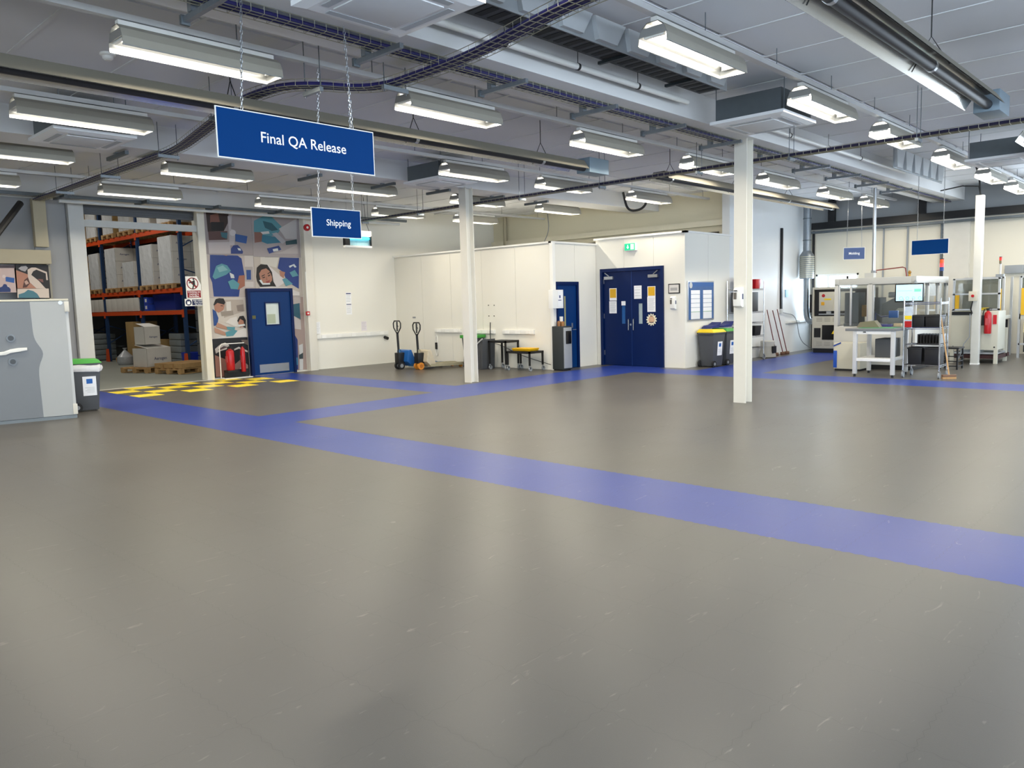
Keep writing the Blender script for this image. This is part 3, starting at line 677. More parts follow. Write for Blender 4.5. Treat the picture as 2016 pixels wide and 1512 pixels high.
poster('bottom left mural photo, dark, behind the red extinguishers', ('#15161c', [(96, 1152), (388, 1152), (400, 1478), (110, 1478)]), [
    ('#b07d70', [(102, 1285), (190, 1320), (262, 1400), (252, 1476), (112, 1476)]), ('#b58d84', [(260, 1380), (330, 1320), (392, 1372), (398, 1470), (262, 1476)]), ('#d6cdca', [(102, 1232), (150, 1190), (190, 1175), (222, 1192), (232, 1225), (150, 1250), (110, 1272)]), ('#57474a', [(125, 1240), (180, 1205), (215, 1215), (150, 1240)]),
    ('#e0d8d4', [(270, 1232), (310, 1212), (388, 1246), (388, 1262), (312, 1228), (270, 1246)]), ('#e0d8d4', [(332, 1386), (398, 1450), (398, 1474), (366, 1474), (312, 1410)]), ('#7c6a62', [(330, 1152), (388, 1152), (390, 1200), (340, 1170)])], Z5, YM, lim=(8.43, 9.36, .03, .945))
poster('narrow mural photo strip right of the blue door', ('#bda69e', [(745, 768), (868, 768), (874, 1418), (760, 1418)]), [
    ('#cfc4be', [(760, 780), (850, 775), (852, 830), (765, 840)]), ('#2d6478', [(780, 842), (842, 830), (852, 972), (790, 942)]), ('#dcd4d0', [(758, 930), (852, 980), (857, 1062), (765, 1052)]), ('#1d3a86', [(766, 1125), (800, 1108), (825, 1150), (832, 1410), (780, 1416)]), ('#3f8fb8', [(785, 1312), (826, 1305), (828, 1370), (790, 1376)]),
    ('#e4e4e4', [(835, 1200), (870, 1185), (872, 1262), (842, 1282)]), ('#e6e8ea', [(842, 1320), (873, 1320), (873, 1412), (844, 1415)]), ('#3a4a50', [(835, 1285), (872, 1265), (872, 1315), (840, 1318)])], Z5, YM, lim=(10.59, 10.95, .03, 1.895))
# framed posters above the safe (left)
Zs = lambda x, y: (x / 12.6, 480 + y / 12.6)
fr = thing('poster_booth', 'beige framed booth front above the safe', 'booth', (4.0, YL - .3, 0))
pa = onY(98, 493, YL - .35); pb = onY(98, 520, YL - .35)
MB().box(2.4, YL - .4, pb.z, pa.x, YL - .06, pa.z).build('lintel', mat('#a89f88', .6), fr, world=True, bevel=.006)
MB().box(pa.x - .06, YL - .3, 0, pa.x, YL - .06, pb.z).build('jamb', mat('#8b877a', .6), fr, world=True)
MB().box(2.4, YL - .25, 0, pa.x - .06, YL - .22, 1.9).build('lower_panel', mat('#b9bcb4', .5), fr, world=True)
poster('left framed photo with blue airway part, above the safe', ('#e0c6c0', [(-150, 530), (382, 530), (425, 1205), (-150, 1205)]), [
    ('#5a4a52', [(-150, 530), (370, 530), (372, 602), (-150, 602)]), ('#2b64b4', [(135, 835), (160, 818), (358, 850), (350, 972), (140, 932)]), ('#1c3677', [(55, 1060), (90, 1000), (140, 1000), (190, 1040), (262, 1125), (262, 1195), (-150, 1200), (-150, 1140)]), ('#f4ece8', [(165, 1040), (190, 1036), (235, 1070), (200, 1072)]), ('#f4e2dc', (95, 810, 42))], Zs, YL - .3, name='framed_poster')
poster('right framed photo of a face with mask straps, above the safe', ('#1a1412', [(378, 530), (1195, 530), (1225, 1345), (420, 1345)]), [
    ('#c98b70', [(395, 650), (690, 760), (760, 980), (900, 1105), (430, 1105)]), ('#5a352a', [(600, 900), (690, 830), (742, 980), (660, 1080), (560, 1092)]), ('#d8b09c', [(600, 940), (660, 900), (720, 980), (640, 1020)]), ('#ecd9cb', [(680, 640), (780, 590), (880, 590), (1160, 700), (1187, 900), (1145, 900), (1132, 735), (900, 640), (822, 680), (772, 770), (962, 920), (1112, 1090), (1140, 1110), (900, 1105), (740, 960), (690, 820)]),
    ('#8a5a52', [(930, 870), (1060, 880), (1075, 960), (1010, 940)]), ('#f0dece', [(425, 1118), (1205, 1110), (1222, 1342), (432, 1342)]), ('#4f8796', [(460, 1255), (600, 1210), (690, 1140), (820, 1170), (920, 1240), (985, 1342), (460, 1342)]), ('#b9b4b8', [(450, 610), (520, 560), (640, 545), (690, 600), (620, 690), (520, 660)])], Zs, YL - .3, name='framed_poster')

# ---- blue shipping door in the mural wall
def leafdoor(name, lab, x0, x1, y, zt):
    d = sempty(name, lab, (x0, y, 0)); w = x1 - x0
    MB().box(0, -.1, 0, .07, 0, zt).build('door_frame', M_DOORD, d); MB().box(w - .07, -.1, 0, w, 0, zt).build('door_frame', M_DOORD, d); MB().box(.07, -.1, zt - .07, w - .07, 0, zt).build('door_frame', M_DOORD, d)
    return d
D1 = leafdoor('door_1', 'blue door with small window in the photo mural', 9.36, 10.58, YL - .04, 2.11)
w = 1.22; lf = MB()
wx0, wx1, wz0_, wz1_ = .47, .83, 1.23, 1.75
for a in ((.07, -.07, .01, wx0, -.02, 2.04), (wx1, -.07, .01, w - .07, -.02, 2.04), (wx0, -.07, .01, wx1, -.02, wz0_), (wx0, -.07, wz1_, wx1, -.02, 2.04)): lf.box(*a)
lf = lf.build('door_leaf', M_DOOR, D1)
for a in ((wx0 - .03, -.085, wz0_ - .03, wx1 + .03, -.07, wz0_), (wx0 - .03, -.085, wz1_, wx1 + .03, -.07, wz1_ + .03), (wx0 - .03, -.085, wz0_, wx0, -.07, wz1_), (wx1, -.085, wz0_, wx1 + .03, -.07, wz1_)): MB().box(*a).build('window_bead', M_DOORD, lf)
MB().box(wx0, -.05, wz0_, wx1, -.045, wz1_).build('pane', mat('#cfd8d4', .12, var=.1, scale=3), lf)
MB().box(wx0 + .04, -.0535, wz0_ + .02, wx1 - .1, -.051, wz0_ + .25).build('wall_beyond_patch', mat('#a9b39c', .4), lf)  # patch coloured as the greenish wall seen through the glass
MB().box(.22, -.074, .06, 1.02, -.07, .26).build('kick_plate', M_STEEL, lf)
MB().box(.1, -.076, 1.38, .19, -.07, 1.46).build('lock_plate', mat('#5a5a30', .5), lf)

# ---- fire extinguishers on their stand by the mural
def extinguisher(loc, r, h, lab, m=M_RED, rz=0., grp=None, horn=True):
    t = thing('fire_extinguisher', lab, 'fire extinguisher', loc, rz, grp)
    MB().lathe([(r*.92, 0), (r, .02), (r, h*.74), (r*.85, h*.82), (r*.4, h*.87), (r*.32, h*.92)], (0, 0, 0), 18).build('cylinder', m, t, smooth=True)
    MB().cyl((0, 0, h*.9), (0, 0, h*.97), r*.36, 10).box(-.012, -r*1.1, h*.97, .012, r*.5, h*1.0).box(-.012, -r*1.0, h*.92, .012, 0, h*.94).build('valve', M_BLACK, t)
    MB().tube([(0, r*.3, h*.95), (0, r*1.0, h*.96), (0, r*1.35, h*.8), (0, r*1.3, h*.45)], .012, 6).build('hose', M_BLACK, t, smooth=True)
    if horn: MB().cyl((0, r*1.32, h*.72), (0, r*1.32, h*.32), .026, 10, r2=.034).build('horn', M_BLACK, t, smooth=True)
    MB().box(-r*1.02, -r*.5, h*.34, -r*.9, r*.5, h*.6).build('instruction_label', mat('#b8474a', .5, var=.2, scale=30), t)
    return t
q = fl(458, 741); ex1 = (onY(455, 745, YL - .22).x, YL - .24, .0)
st = thing('extinguisher_stand', 'white wire stand holding two extinguishers', 'stand', (ex1[0], YL - .24, 0))
MB().tube([(-.2, .1, .01), (-.2, .1, .75), (-.14, .1, .82), (.42, .1, .82)], .012, 6).tube([(-.2, .1, .012), (-.2, -.12, .012), (.48, -.12, .012), (.48, .1, .012), (-.2, .1, .012)], .012, 6).build('wire_frame', M_WHITE, st, smooth=True)
MB().box(-.12, -.1, .16, .12, .1, .2).box(-.12, .09, .0, .5, .105, .2).build('shelf_bracket', M_BLACK, st)
extinguisher((ex1[0], YL - .24, .2), .095, .56, 'larger red extinguisher left on the stand beside the blue door', grp='extinguishers by the mural', horn=False)
extinguisher((ex1[0] + .33, YL - .22, .14), .055, .66, 'slim red extinguisher right on the stand beside the blue door', grp='extinguishers by the mural', horn=False)

# ---- grey safe cabinet
S_ = thing('safe_cabinet', 'tall two-tone grey safe cabinet at the left edge', 'safe', (4.12, 13.23, 0), -.2288)
HS, WS = 1.85, 1.5
MB().box(-WS, 0, .05, 0, .62, HS - .03).build('body', M_LGREY, S_, bevel=.006)
MB().box(-WS, -.02, 0, .0, .6, .05).build('plinth', mat('#7b848a', .5), S_)
MB().box(-WS, -.035, HS - .03, .01, .62, HS + .0).build('top_rim', mat('#cfcab8', .5), S_, bevel=.004)
def wave(z):
    t = z / HS; return -.50 + .10 * math.exp(-((t - .56) / .085) ** 2) + .03 * (1 - t) + .02 / (1 + math.exp((t - .5) * 40))
zs_ = [.055 + (HS - .09) * k / 40 for k in range(41)]
MB().prism([(-WS + .02, zs_[0]), *[(wave(z), z) for z in zs_], (-WS + .02, zs_[-1])], 'y', -.03, 0).build('door_dark', mat('#777b80', .4, var=.02), S_)
MB().prism([*[(wave(z), z) for z in reversed(zs_)], (-.045, zs_[0]), (-.045, zs_[-1])][::-1], 'y', -.028, 0).build('door_pale', mat('#abadac', .4, var=.02), S_)
for z in (.12, HS - .14): MB().box(-.05, -.04, z - .06, .012, .0, z + .1).build('hinge', mat('#d8d4c8', .45), S_, bevel=.004)
for z in (1.28, .93):
    lk = MB().cyl((-.78, -.03, z), (-.78, -.05, z), .058, 24).build('lock_ring', mat('#6f7274', .4, .6), S_, smooth=True); MB().cyl((-.78, -.05, z), (-.78, -.057, z), .038, 20).build('lock_face', mat('#3c3f42', .4), lk, smooth=True)
MB().prism([(-1.0, 1.03), (-.86, 1.035), (-.80, 1.06), (-.68, 1.075), (-.585, 1.09), (-.585, 1.13), (-.70, 1.13), (-.80, 1.115), (-.88, 1.085), (-1.0, 1.075)], 'y', -.065, -.035).build('handle', M_WHITE, S_, bevel=.004)
MB().cyl((-.10, -.03, HS - .06), (-.10, -.036, HS - .06), .03, 14).build('sticker', mat('#dfe9f2', .4), S_)

# ---- wheelie bins
def wheelie(loc, rz, lab, lid, w=.42, d=.42, h=.82, label=True, bag=False, logo='#1c5fae', flap=False, grp='wheeled waste bins'):
    t = thing('wheelie_bin', lab, 'waste bin', loc, rz, grp)
    MB().taper(-w/2, -d/2, .02, w/2, d/2, h - .05, .05, .06).build('body', M_BIN, t, bevel=.012)
    MB().box(-w/2 - .015, -d/2 - .015, h - .07, w/2 + .015, d/2 + .015, h - .035).build('rim', M_BIN, t, bevel=.006)
    MB().add([(-w/2-.02,-d/2-.03,h-.035),(w/2+.02,-d/2-.03,h-.035),(w/2+.02,d/2+.03,h-.035),(-w/2-.02,d/2+.03,h-.035),(-w/2+.03,-d/2+.03,h+.03),(w/2-.03,-d/2+.03,h+.03),(w/2-.03,d/2,h+.045),(-w/2+.03,d/2,h+.045)],
             [(0,3,2,1),(4,5,6,7),(0,1,5,4),(1,2,6,5),(2,3,7,6),(3,0,4,7)]).build('lid', lid, t, bevel=.01)
    for s in (-1, 1):
        wh = MB().cyl((s*(w/2 - .05), d/2 - .06, .075), (s*(w/2 - .005), d/2 - .06, .075), .075, 18).build('wheel', M_RUB, t, smooth=True); MB().cyl((s*(w/2 - .005), d/2 - .06, .075), (s*(w/2 + .002), d/2 - .06, .075), .035, 12).build('hub', M_GREYP, wh)
    MB().cyl((-w/2 + .04, d/2 + .05, h - .06), (w/2 - .04, d/2 + .05, h - .06), .014, 8).box(-w/2 + .06, d/2 - .02, h - .07, -w/2 + .1, d/2 + .06, h - .05).box(w/2 - .1, d/2 - .02, h - .07, w/2 - .06, d/2 + .06, h - .05).build('grip_bar', M_BIN, t)
    if label:
        zc = h*.52; yo = -.04
        def x(z): return -w/2 + .05*(1 - (z - .02)/(h - .07)) - .008
        def sheet(nm, m, y0, y1, z0, z1, e, par): return MB().add([(x(z0)-e, y1, z0), (x(z0)-e, y0, z0), (x(z1)-e, y0, z1), (x(z1)-e, y1, z1)], [(0,1,2,3)]).build(nm, m, par)
        p = sheet('paper_label', M_PAPER, yo - .1, yo + .1, zc - .17, zc + .15, 0, t)
        sheet('logo_print', mat(logo, .5, var=0), yo - .045, yo + .045, zc + .03, zc + .11, .002, p)
        for k in range(4): sheet('print_line', M_LGREY, yo - .07, yo + .07 - .03*(k % 2), zc - .04 - k*.025, zc - .032 - k*.025, .002, p)
    if bag:
        b = MB(); n = 40; lay = []
        for k, (o_, z) in enumerate(((.012, h - .05), (.03, h - .08), (.035, h - .12), (.02, h - .17))):
            for i in range(n):
                a = 2*PI*i/n; c, s = math.cos(a), math.sin(a); e = .25
                x = (w/2 + o_) * math.copysign(abs(c)**e, c); yy = (d/2 + o_) * math.copysign(abs(s)**e, s)
                lay.append((x*(1 + .03*math.sin(7*a + k)), yy*(1 + .03*math.sin(9*a + k)), z + .012*math.sin(5*a + 2*k)*(k > 0)))
        b.add(lay, [(k*n+i, k*n+(i+1)%n, (k+1)*n+(i+1)%n, (k+1)*n+i)[::-1] for k in range(3) for i in range(n)]); b.build('bin_bag', mat('#d9d7d6', .25, var=.15, scale=20, bump=.5), t, smooth=True)
    return t
wheelie((4.54, 14.05, 0), PI/2 - .2, 'grey wheelie bin with green lid and bag beside the safe', M_GREEN, w=.40, d=.44, h=.83, bag=True)

# ---- bits on the white wall beside the mural
t = thing('alarm_bell', 'red round alarm bell on the wall post', 'alarm bell', (onY(604, 448, YL - .2).x, YL - .175, onY(604, 448, YL - .2).z))
MB().cyl((0, 0, 0), (0, -.05, 0), .085, 20).build('gong', M_RED, t, smooth=True); MB().cyl((0, -.05, 0), (0, -.06, 0), .03, 12).build('cap', M_WHITE, t); MB().cyl((0, .0, .08), (0, .0, .52), .012, 8).build('conduit', M_WHITE, t)
p = onY(605.5, 617, YL - .18); t = thing('fire_call_point', 'small red fire call point on the wall post', 'call point', (p.x, YL - .175, p.z - .05))
MB().box(-.05, -.04, 0, .05, 0, .1).build('case', M_RED, t, bevel=.004); MB().box(-.025, -.043, .03, .025, -.04, .07).build('glass', M_WHITE, t)
tag(MB().cyl((p.x, YL - .19, p.z + .06), (p.x, YL - .19, p.z + 1.05), .012, 8).build('conduit_pipe', M_WHITE, smooth=True), 'thin white conduit above the call point', 'pipe')
# dado trunking along the wall
def trunk(lab, x0, x1, y, z, n, axis='x', h=.1, gang=True):
    t = thing('dado_trunking', lab, 'trunking', (x0, y, z) if axis == 'x' else (y, x0, z)); L = x1 - x0
    def bx(a, b, d0, d1, z0, z1): return MB().box(a, -d1, z0, b, -d0, z1) if axis == 'x' else MB().box(-d1, a, z0, -d0, b, z1)
    bx(0, L, 0, .05, 0, h).build('trunking_body', M_WHITE, t, bevel=.004)
    for k in range(n): a = L*(k + .5)/n; bx(a - .07, a + .07, .05, .058, .012, h - .012).build('socket_plate', mat('#f4f3ef', .4), t)
    return t
trunk('white socket trunking on the wall right of the mural', 11.25, 13.6, YL, .8, 5, h=.11)
p = onY(761, 664, YL - .08); tag(MB().cyl((p.x, YL - .0, p.z), (p.x, YL - .13, p.z - .03), .045, 12).build('plug', M_BLACK, smooth=True), 'black and white industrial plug at the trunking end', 'plug')
def paper(lab, pts, plane, fixed, m=M_PAPER, lines=6, cat='notice', head=None, tm=None, thick=.004, name='notice', g=None):
    "flat sheet on a wall; pts = two opposite photo corners"
    P = [(onX if plane == 'x' else onY)(u, v, fixed) for u, v in pts]; z0, z1 = sorted((P[0].z, P[1].z))
    a0, a1 = sorted(((P[0].y, P[1].y) if plane == 'x' else (P[0].x, P[1].x)))
    t = thing(name, lab, cat, (fixed, (a0+a1)/2, z0) if plane == 'x' else ((a0+a1)/2, fixed, z0), 0, g); w = (a1 - a0)/2; h = z1 - z0
    def bx(u0, u1, za, zb, d0, d1): return MB().box(-d1, u0, za, -d0, u1, zb) if plane == 'x' else MB().box(u0, -d1, za, u1, -d0, zb)
    bx(-w, w, 0, h, 0, thick).build('sheet', m, t)
    if head: bx(-w*.85, w*.85, h*(1-head[1]), h*.95, thick, thick + .0015).build('heading', mat(head[0], .5, var=0), t)
    top = h*(.9 - (head[1] if head else 0))
    if lines:
        mb = MB()
        for k in range(lines):
            z = top - (top - .08*h)*k/max(1, lines - .2); e = w*(.8 - .25*((k*7) % 3)/2)
            b = bx(-w*.8 if plane != 'x' else -e, e if plane != 'x' else w*.8, z - h*.018, z, thick, thick + .0015); mb.add(b.v, b.f)
        o = mb.build('print_lines', tm or mat('#8f9299', .6, var=0), t); o['kind'] = 'stuff'
    return t
paper('upper white notice with dark header on the white wall', ((680, 576), (692, 597)), 'y', YL, head=('#2c3a66', .15))
paper('lower white notice on the white wall', ((681, 597.5), (693, 619)), 'y', YL, head=('#2c3a66', .12))
paper('white document holder left above the trunking', ((617, 634), (630, 657)), 'y', YL, thick=.03)
paper('small pinkish notice right above the trunking', ((711, 633), (722, 651)), 'y', YL, m=mat('#e6dfe2', .5))
# insect killer hanging from wires
p0, p1 = onY(677, 463, 15.6), onY(730, 489, 15.6)
t = thing('insect_killer', 'glowing blue insect killer hung below the Shipping sign', 'insect killer', ((p0.x+p1.x)/2, 15.6, p1.z)); w = (p1.x - p0.x)/2; h = p0.z - p1.z
MB().box(-w, -.05, 0, w, .05, .05).build('base_tray', M_WHITE, t, bevel=.005); MB().box(-w, -.05, .05, -w + .13, .05, h).build('side_grille', M_BLACK, t); MB().box(w - .03, -.05, .05, w, .05, h).build('side_cover', M_BLACK, t); MB().box(-w, -.05, h - .02, w, .05, h + .12).build('top_cover', M_WHITE, t, bevel=.005)
MB().cyl((-w + .14, -.02, h - .06), (w - .05, -.02, h - .06), .02, 10).build('lamp_tube', mat('#2fd8f0', .3, var=0, emit=4.), t, smooth=True)
MB().box(-w + .13, .01, .05, w - .03, .016, h - .02).build('back_plate', mat('#a9cdd2', .4), t)
for k in range(12): MB().cyl((-w + .16 + k*(2*w - .22)/11, -.045, .05), (-w + .16 + k*(2*w - .22)/11, -.045, h - .1), .003, 4).build('grille_wire', M_STEEL, t)
MB().tube([(w - .02, 0, h + .1), (w - .12, 0, h + .35), (w - .16, 0, ZC - p1.z - .02)], .006, 5).build('hanging_wire', M_BLACK, t); MB().cyl((-w + .1, 0, h + .1), (-w + .1, 0, ZC - p1.z - .02), .005, 5).build('hanging_wire', M_STEEL, t)

# ---- safety signs hung in the warehouse opening
p0, p1 = onY(364.5, 544, YL - .1), onY(397.5, 587.5, YL - .1)
t = thing('safety_sign', 'white and red no climbing sign in the opening', 'safety sign', ((p0.x+p1.x)/2, YL - .1, p1.z)); w = (p1.x - p0.x)/2; h = p0.z - p1.z
MB().prism([(-w, 0), (w, 0), (w, h*.62), (w*.5, h), (-w, h)], 'y', 0, .004).build('panel', M_WHITE, t)
rd = mat('#8c1a20', .5, var=0); mb = MB(); R_ = h*.27; cz = h*.68; cx = -.02
pr = [(cx + R_*f*math.cos(a), -.001, cz + R_*f*math.sin(a)) for f in (1, .84) for a in [2*PI*k/28 for k in range(28)]]
mb.add(pr, [(k, k + 28, (k+1) % 28 + 28, (k+1) % 28) for k in range(28)]); c = .7071*R_*.9
mb.add([(cx - c - .015, -.0012, cz + c - .015), (cx - c + .015, -.0012, cz + c + .015), (cx + c + .015, -.0012, cz - c + .015), (cx + c - .015, -.0012, cz - c - .015)], [(0, 3, 2, 1)]); mb.build('prohibition_ring', rd, t)
mb = MB(); mb.cyl((cx + .03, -.002, cz + .1), (cx + .03, 0, cz + .1), .022, 10); mb.poly([(cx, -.002, cz - .03), (cx + .06, -.002, cz - .04), (cx + .055, -.002, cz + .07), (cx + .02, -.002, cz + .075)]); mb.poly([(cx - .02, -.002, cz - .13), (cx + .01, -.002, cz - .13), (cx + .04, -.002, cz - .03), (cx + .01, -.002, cz - .03)]); mb.poly([(cx - .09, -.002, cz + .02), (cx - .08, -.002, cz + .0), (cx + .03, -.002, cz + .03), (cx + .03, -.002, cz + .06)])
mb.build('climber_symbol', M_BLACK, t)
MB().box(-w*.88, -.002, h*.04, w*.9, -.0005, h*.36).build('text_panel', rd, t)
mb = MB()
for k, s in enumerate(('Climbing on', 'racking is', 'forbidden')): mb.text(s, .058, (.0, -.003, h*(.30 - .1*k)), (1, 0, 0), (0, 0, 1))
mb.build('lettering', M_TXTW, t)
p0, p1 = onY(363.5, 588.5, YL - .1), onY(404, 602, YL - .1)
t = thing('safety_sign', 'small blue high visibility vest sign in the opening', 'safety sign', ((p0.x+p1.x)/2, YL - .1, p1.z)); w = (p1.x - p0.x)/2; h = p0.z - p1.z
MB().box(-w, 0, 0, w, .004, h).build('panel', M_WHITE, t); nb = mat('#101d4a', .5, var=0)
MB().box(-w*.28, -.0012, h*.1, w*.95, 0, h*.9).build('text_panel', nb, t); MB().cyl((-w*.63, -.0015, h*.5), (-w*.63, 0, h*.5), h*.42, 24).build('mandatory_disc', nb, t)
MB().poly([(-w*.63 + x*h, -.003, h*(.5 + z)) for x, z in ((-.2, -.25), (.2, -.25), (.22, .05), (.12, .22), (.0, .1), (-.12, .22), (-.22, .05))]).build('vest_symbol', M_TXTW, t)
mb = MB()
for k, s in enumerate(('High visibility', 'vests must', 'be worn')): mb.text(s, .046, (w*.33, -.003, h*(.74 - .24*k)), (1, 0, 0), (0, 0, 1))
mb.build('lettering', M_TXTW, t)

# ---- pallet racking, parallel to the y axis
RX = 9.8; UY = [21.83, 24.78, 27.75, 30.7]; LEV = [1.64, 2.27, 4.0]
rk = thing('pallet_racking', 'blue and orange pallet racking in the warehouse', 'racking', (RX, UY[0], 0))
for k, y in enumerate(UY):
    for x in (0, 1.0):
        MB().box(x - .045, y - UY[0] - .05, 0, x + .045, y - UY[0] + .05, 5.6).build('upright', M_RACKB, rk)
    for z in (.6, 1.2, 2.8, 3.4, 4.6): MB().bar((0, y - UY[0], z), (1.0, y - UY[0], z + (.55 if int(z*5) % 2 else -.3)), .03, .03).build('brace', M_RACKB, rk)
    MB().prism([(-.14, 0), (-.1, .42), (.03, .42), (.1, 0)], 'x', -.1, -.06).build('upright_guard', M_ORANGE, rk).location = (0, y - UY[0] - .02, 0)
for k in range(3):
    for z in LEV:
            for x in (-.03, 1.0): MB().box(x - .025, UY[k] - UY[0] + .05, z - .12, x + .025, UY[k+1] - UY[0] - .05, z).build('load_beam', M_ORANGE, rk)
    MB().box(0, UY[k] - UY[0] + .06, LEV[0], .95, UY[k+1] - UY[0] - .06, LEV[0] + .012).build('deck', mat('#8a7a5c', .7), rk)
for k in range(3):
    for z in LEV: MB().box(-.065, UY[k] - UY[0] - .06, z - .2, -.055, UY[k] - UY[0] + .07, z + .02).build('beam_connector', M_ORANGE, rk)
# pallets
def make_pallet(label):
    t = thing('wooden_pallet', label, 'pallet', (0, 0, 0), 0, 'wooden pallets')
    for y in (-.45, -.225, 0, .225, .45): MB().box(-.6, y - .05, .122, .6, y + .05, .144).build('top_board', M_WOOD, t)
    for x in (-.55, 0, .55):
        MB().box(x - .05, -.5, .1, x + .05, .5, .122).build('stringer_board', M_WOOD, t)
        for y in (-.43, 0, .43): MB().box(x - .05, y - .07, .022, x + .05, y + .07, .1).build('block', M_WOOD, t)
    for y in (-.43, 0, .43): MB().box(-.6, y - .05, 0, .6, y + .05, .022).build('bottom_board', M_WOOD, t)
    return t
PAL = None
def pallet(loc, rz, label):
    global PAL
    if PAL is None: PAL = make_pallet(label); PAL.location = loc; PAL.rotation_euler = (0, 0, rz); return PAL
    return dup(PAL, loc, rz, label)
def load(x0, x1, y0, y1, z, h, lab, m, nx=1, ny=2, nz=3, txt=True, wrap=True, tm=M_TXTB):
    "stack of cartons on a pallet; long side of the load faces the aisle (-x), its end faces the camera (-y)"
    t = thing('wrapped_load', lab, 'wrapped boxes', ((x0+x1)/2, (y0+y1)/2, z)); bx, by, bz = (x1-x0)/nx, (y1-y0)/ny, h/nz; ox, oy = -(x1-x0)/2, -(y1-y0)/2
    for i in range(nx):
        for j in range(ny):
            for k in range(nz):
                c = MB().box(ox + i*bx + .004, oy + j*by + .004, k*bz + .003, ox + (i+1)*bx - .004, oy + (j+1)*by - .004, (k+1)*bz - .003).build('carton', m, t)
                if txt and j == 0: MB().text('Aerogen', bx*.15, (ox + (i+.5)*bx, oy + .002, (k+.52)*bz), (1, 0, 0), (0, 0, 1)).build('printed_name', tm, c)
    if wrap: MB().box(ox - .012, oy + .04, 0, ox - .004, -oy, h*.99).build('film_wrap', M_WRAP, t)
    return t
# level 2 (z 2.27): near bay etc.   each entry: y0, y1, height, label
zz = LEV[1]; pz = zz + .144
for y, h, nx, ny, nz, m, lab in ((22.75, 1.36, 2, 2, 3, M_BOXW, 'tall wrapped white carton stack nearest on the middle rack level'), (24.1, 1.2, 2, 2, 3, M_BOXW, 'wrapped white carton stack second on the middle rack level'),
                                 (25.5, .78, 2, 2, 2, M_BOXW, 'low wrapped carton stack on the middle rack level'), (26.9, 1.28, 2, 2, 3, M_BOXW, 'wrapped carton stack with bands further along the middle level'),
                                 (28.4, 1.2, 2, 2, 3, M_BOXW, 'wrapped pale stack near the far end of the middle level'), (29.8, 1.18, 2, 2, 3, M_CARD, 'wrapped brown stack at the far end of the middle level')):
    pallet((RX + .5, y, zz), 0, 'wooden pallet under the ' + lab.replace('wrapped ', '')); load(RX - .04, RX + 1.06, y - .44, y + .46, pz, h, lab, m, nx, ny, nz)
zz = LEV[2]; pz = zz + .144
for y, h, m, lab in ((22.7, .3, M_BOXW, 'low white stack nearest on the top rack level'), (24.1, .62, M_BOXW, 'white stack second on the top rack level'), (25.55, .9, M_BOXW, 'wrapped white stack third on the top level'), (26.9, .9, M_CARD, 'dark brown stack on the top level'),
                     (28.4, 1.1, M_BOXW, 'wrapped pale stack far along the top level'), (29.8, 1.3, M_CARD, 'wrapped brown stack at the end of the top level')):
    pallet((RX + .5, y, zz), 0, 'wooden pallet under the ' + lab.replace('wrapped ', '')); load(RX - .04, RX + 1.06, y - .44, y + .46, pz, h, lab, m, 2, 2, 2, txt=False)
# white cartons and blue totes on the low level
for k, y in enumerate((25.0, 25.45, 25.9, 26.35, 26.8, 27.25, 27.95, 28.4, 28.85)):
    tag(MB().box(RX - .02, y, LEV[0] + .014, RX + .4, y + .42, LEV[0] + .43).build('white_carton', M_BOXW, bevel=.004), 'white carton on the low rack deck, %s from the right' % (ORD + ['eighth', 'ninth'])[k], 'carton', 'white cartons in a row')
for k, z in enumerate((0, .21)):
    t = thing('blue_carton', ('lower', 'upper')[k] + ' blue and white carton by the rack upright', 'carton', (RX + .2, 24.45, LEV[0] + .014 + z))
    MB().box(-.2, -.1, 0, .2, .16, .2).build('carton_body', mat('#2b49b8', .5), t); MB().box(-.205, -.04, .05, -.2, .08, .15).build('white_label', M_WHITE, t)
tag(MB().taper(RX + .1, 22.7, LEV[0] + .014, RX + .9, 24.2, 2.13, .04, .04).build('blue_tote', mat('#1a2f8c', .5), bevel=.01), 'large dark blue tote on the low rack deck', 'tote')
# things on the warehouse floor
def carton(lab, x0, y0, z, w, d, h, m=M_BOXW, open_=True, txt=True, rz=0.):
    t = thing('open_carton' if open_ else 'carton', lab, 'carton', (x0, y0, z), rz)
    if open_:
        e = .01; mb = MB().box(-w/2, -d/2, 0, w/2, d/2, e).box(-w/2, -d/2, 0, w/2, -d/2 + e, h).box(-w/2, d/2 - e, 0, w/2, d/2, h).box(-w/2, -d/2, 0, -w/2 + e, d/2, h).box(w/2 - e, -d/2, 0, w/2, d/2, h)
        mb.build('carton_body', m, t)
        MB().add([(-w/2 + .03, -d/2 + .02, h), (w/2 + .02, -d/2 + .02, h), (w/2 + .0, d/2, h + .09), (-w/2 + .06, d/2, h + .09)], [(0,1,2,3)]).build('lid_flap', M_WHITE, t)
    else: MB().box(-w/2, -d/2, 0, w/2, d/2, h).build('carton_body', m, t, bevel=.005)
    if txt: MB().text('Aerogen', w*.15, (w*.05, -d/2 - .002, h*.42), (1, 0, 0), (0, 0, 1)).build('printed_name', M_TXTB, t)
    return t
pallet((8.75, 21.75, 0), .35, 'wooden pallet on the floor under the white open cartons')
carton('large open white carton on the floor pallet', 8.75, 21.7, .144, .78, .55, .5, rz=.3)
carton('smaller open white carton on top of the larger one', 8.68, 21.75, .74, .5, .4, .48, rz=.3)
pallet((9.1, 20.4, 0), .28, 'lower empty pallet in front of the racking'); t = thing('wooden_crate', 'flat wooden crate lying on the empty pallet', 'crate', (9.1, 20.4, .144), .28)
for y in (-.36, 0, .36): MB().box(-.58, y - .15, .01, .58, y + .15, .13).build('plank', M_WOOD, t)
for x in (-.5, .5): MB().box(x - .05, -.5, 0, x + .05, .5, .01).build('batten', M_WOOD, t)
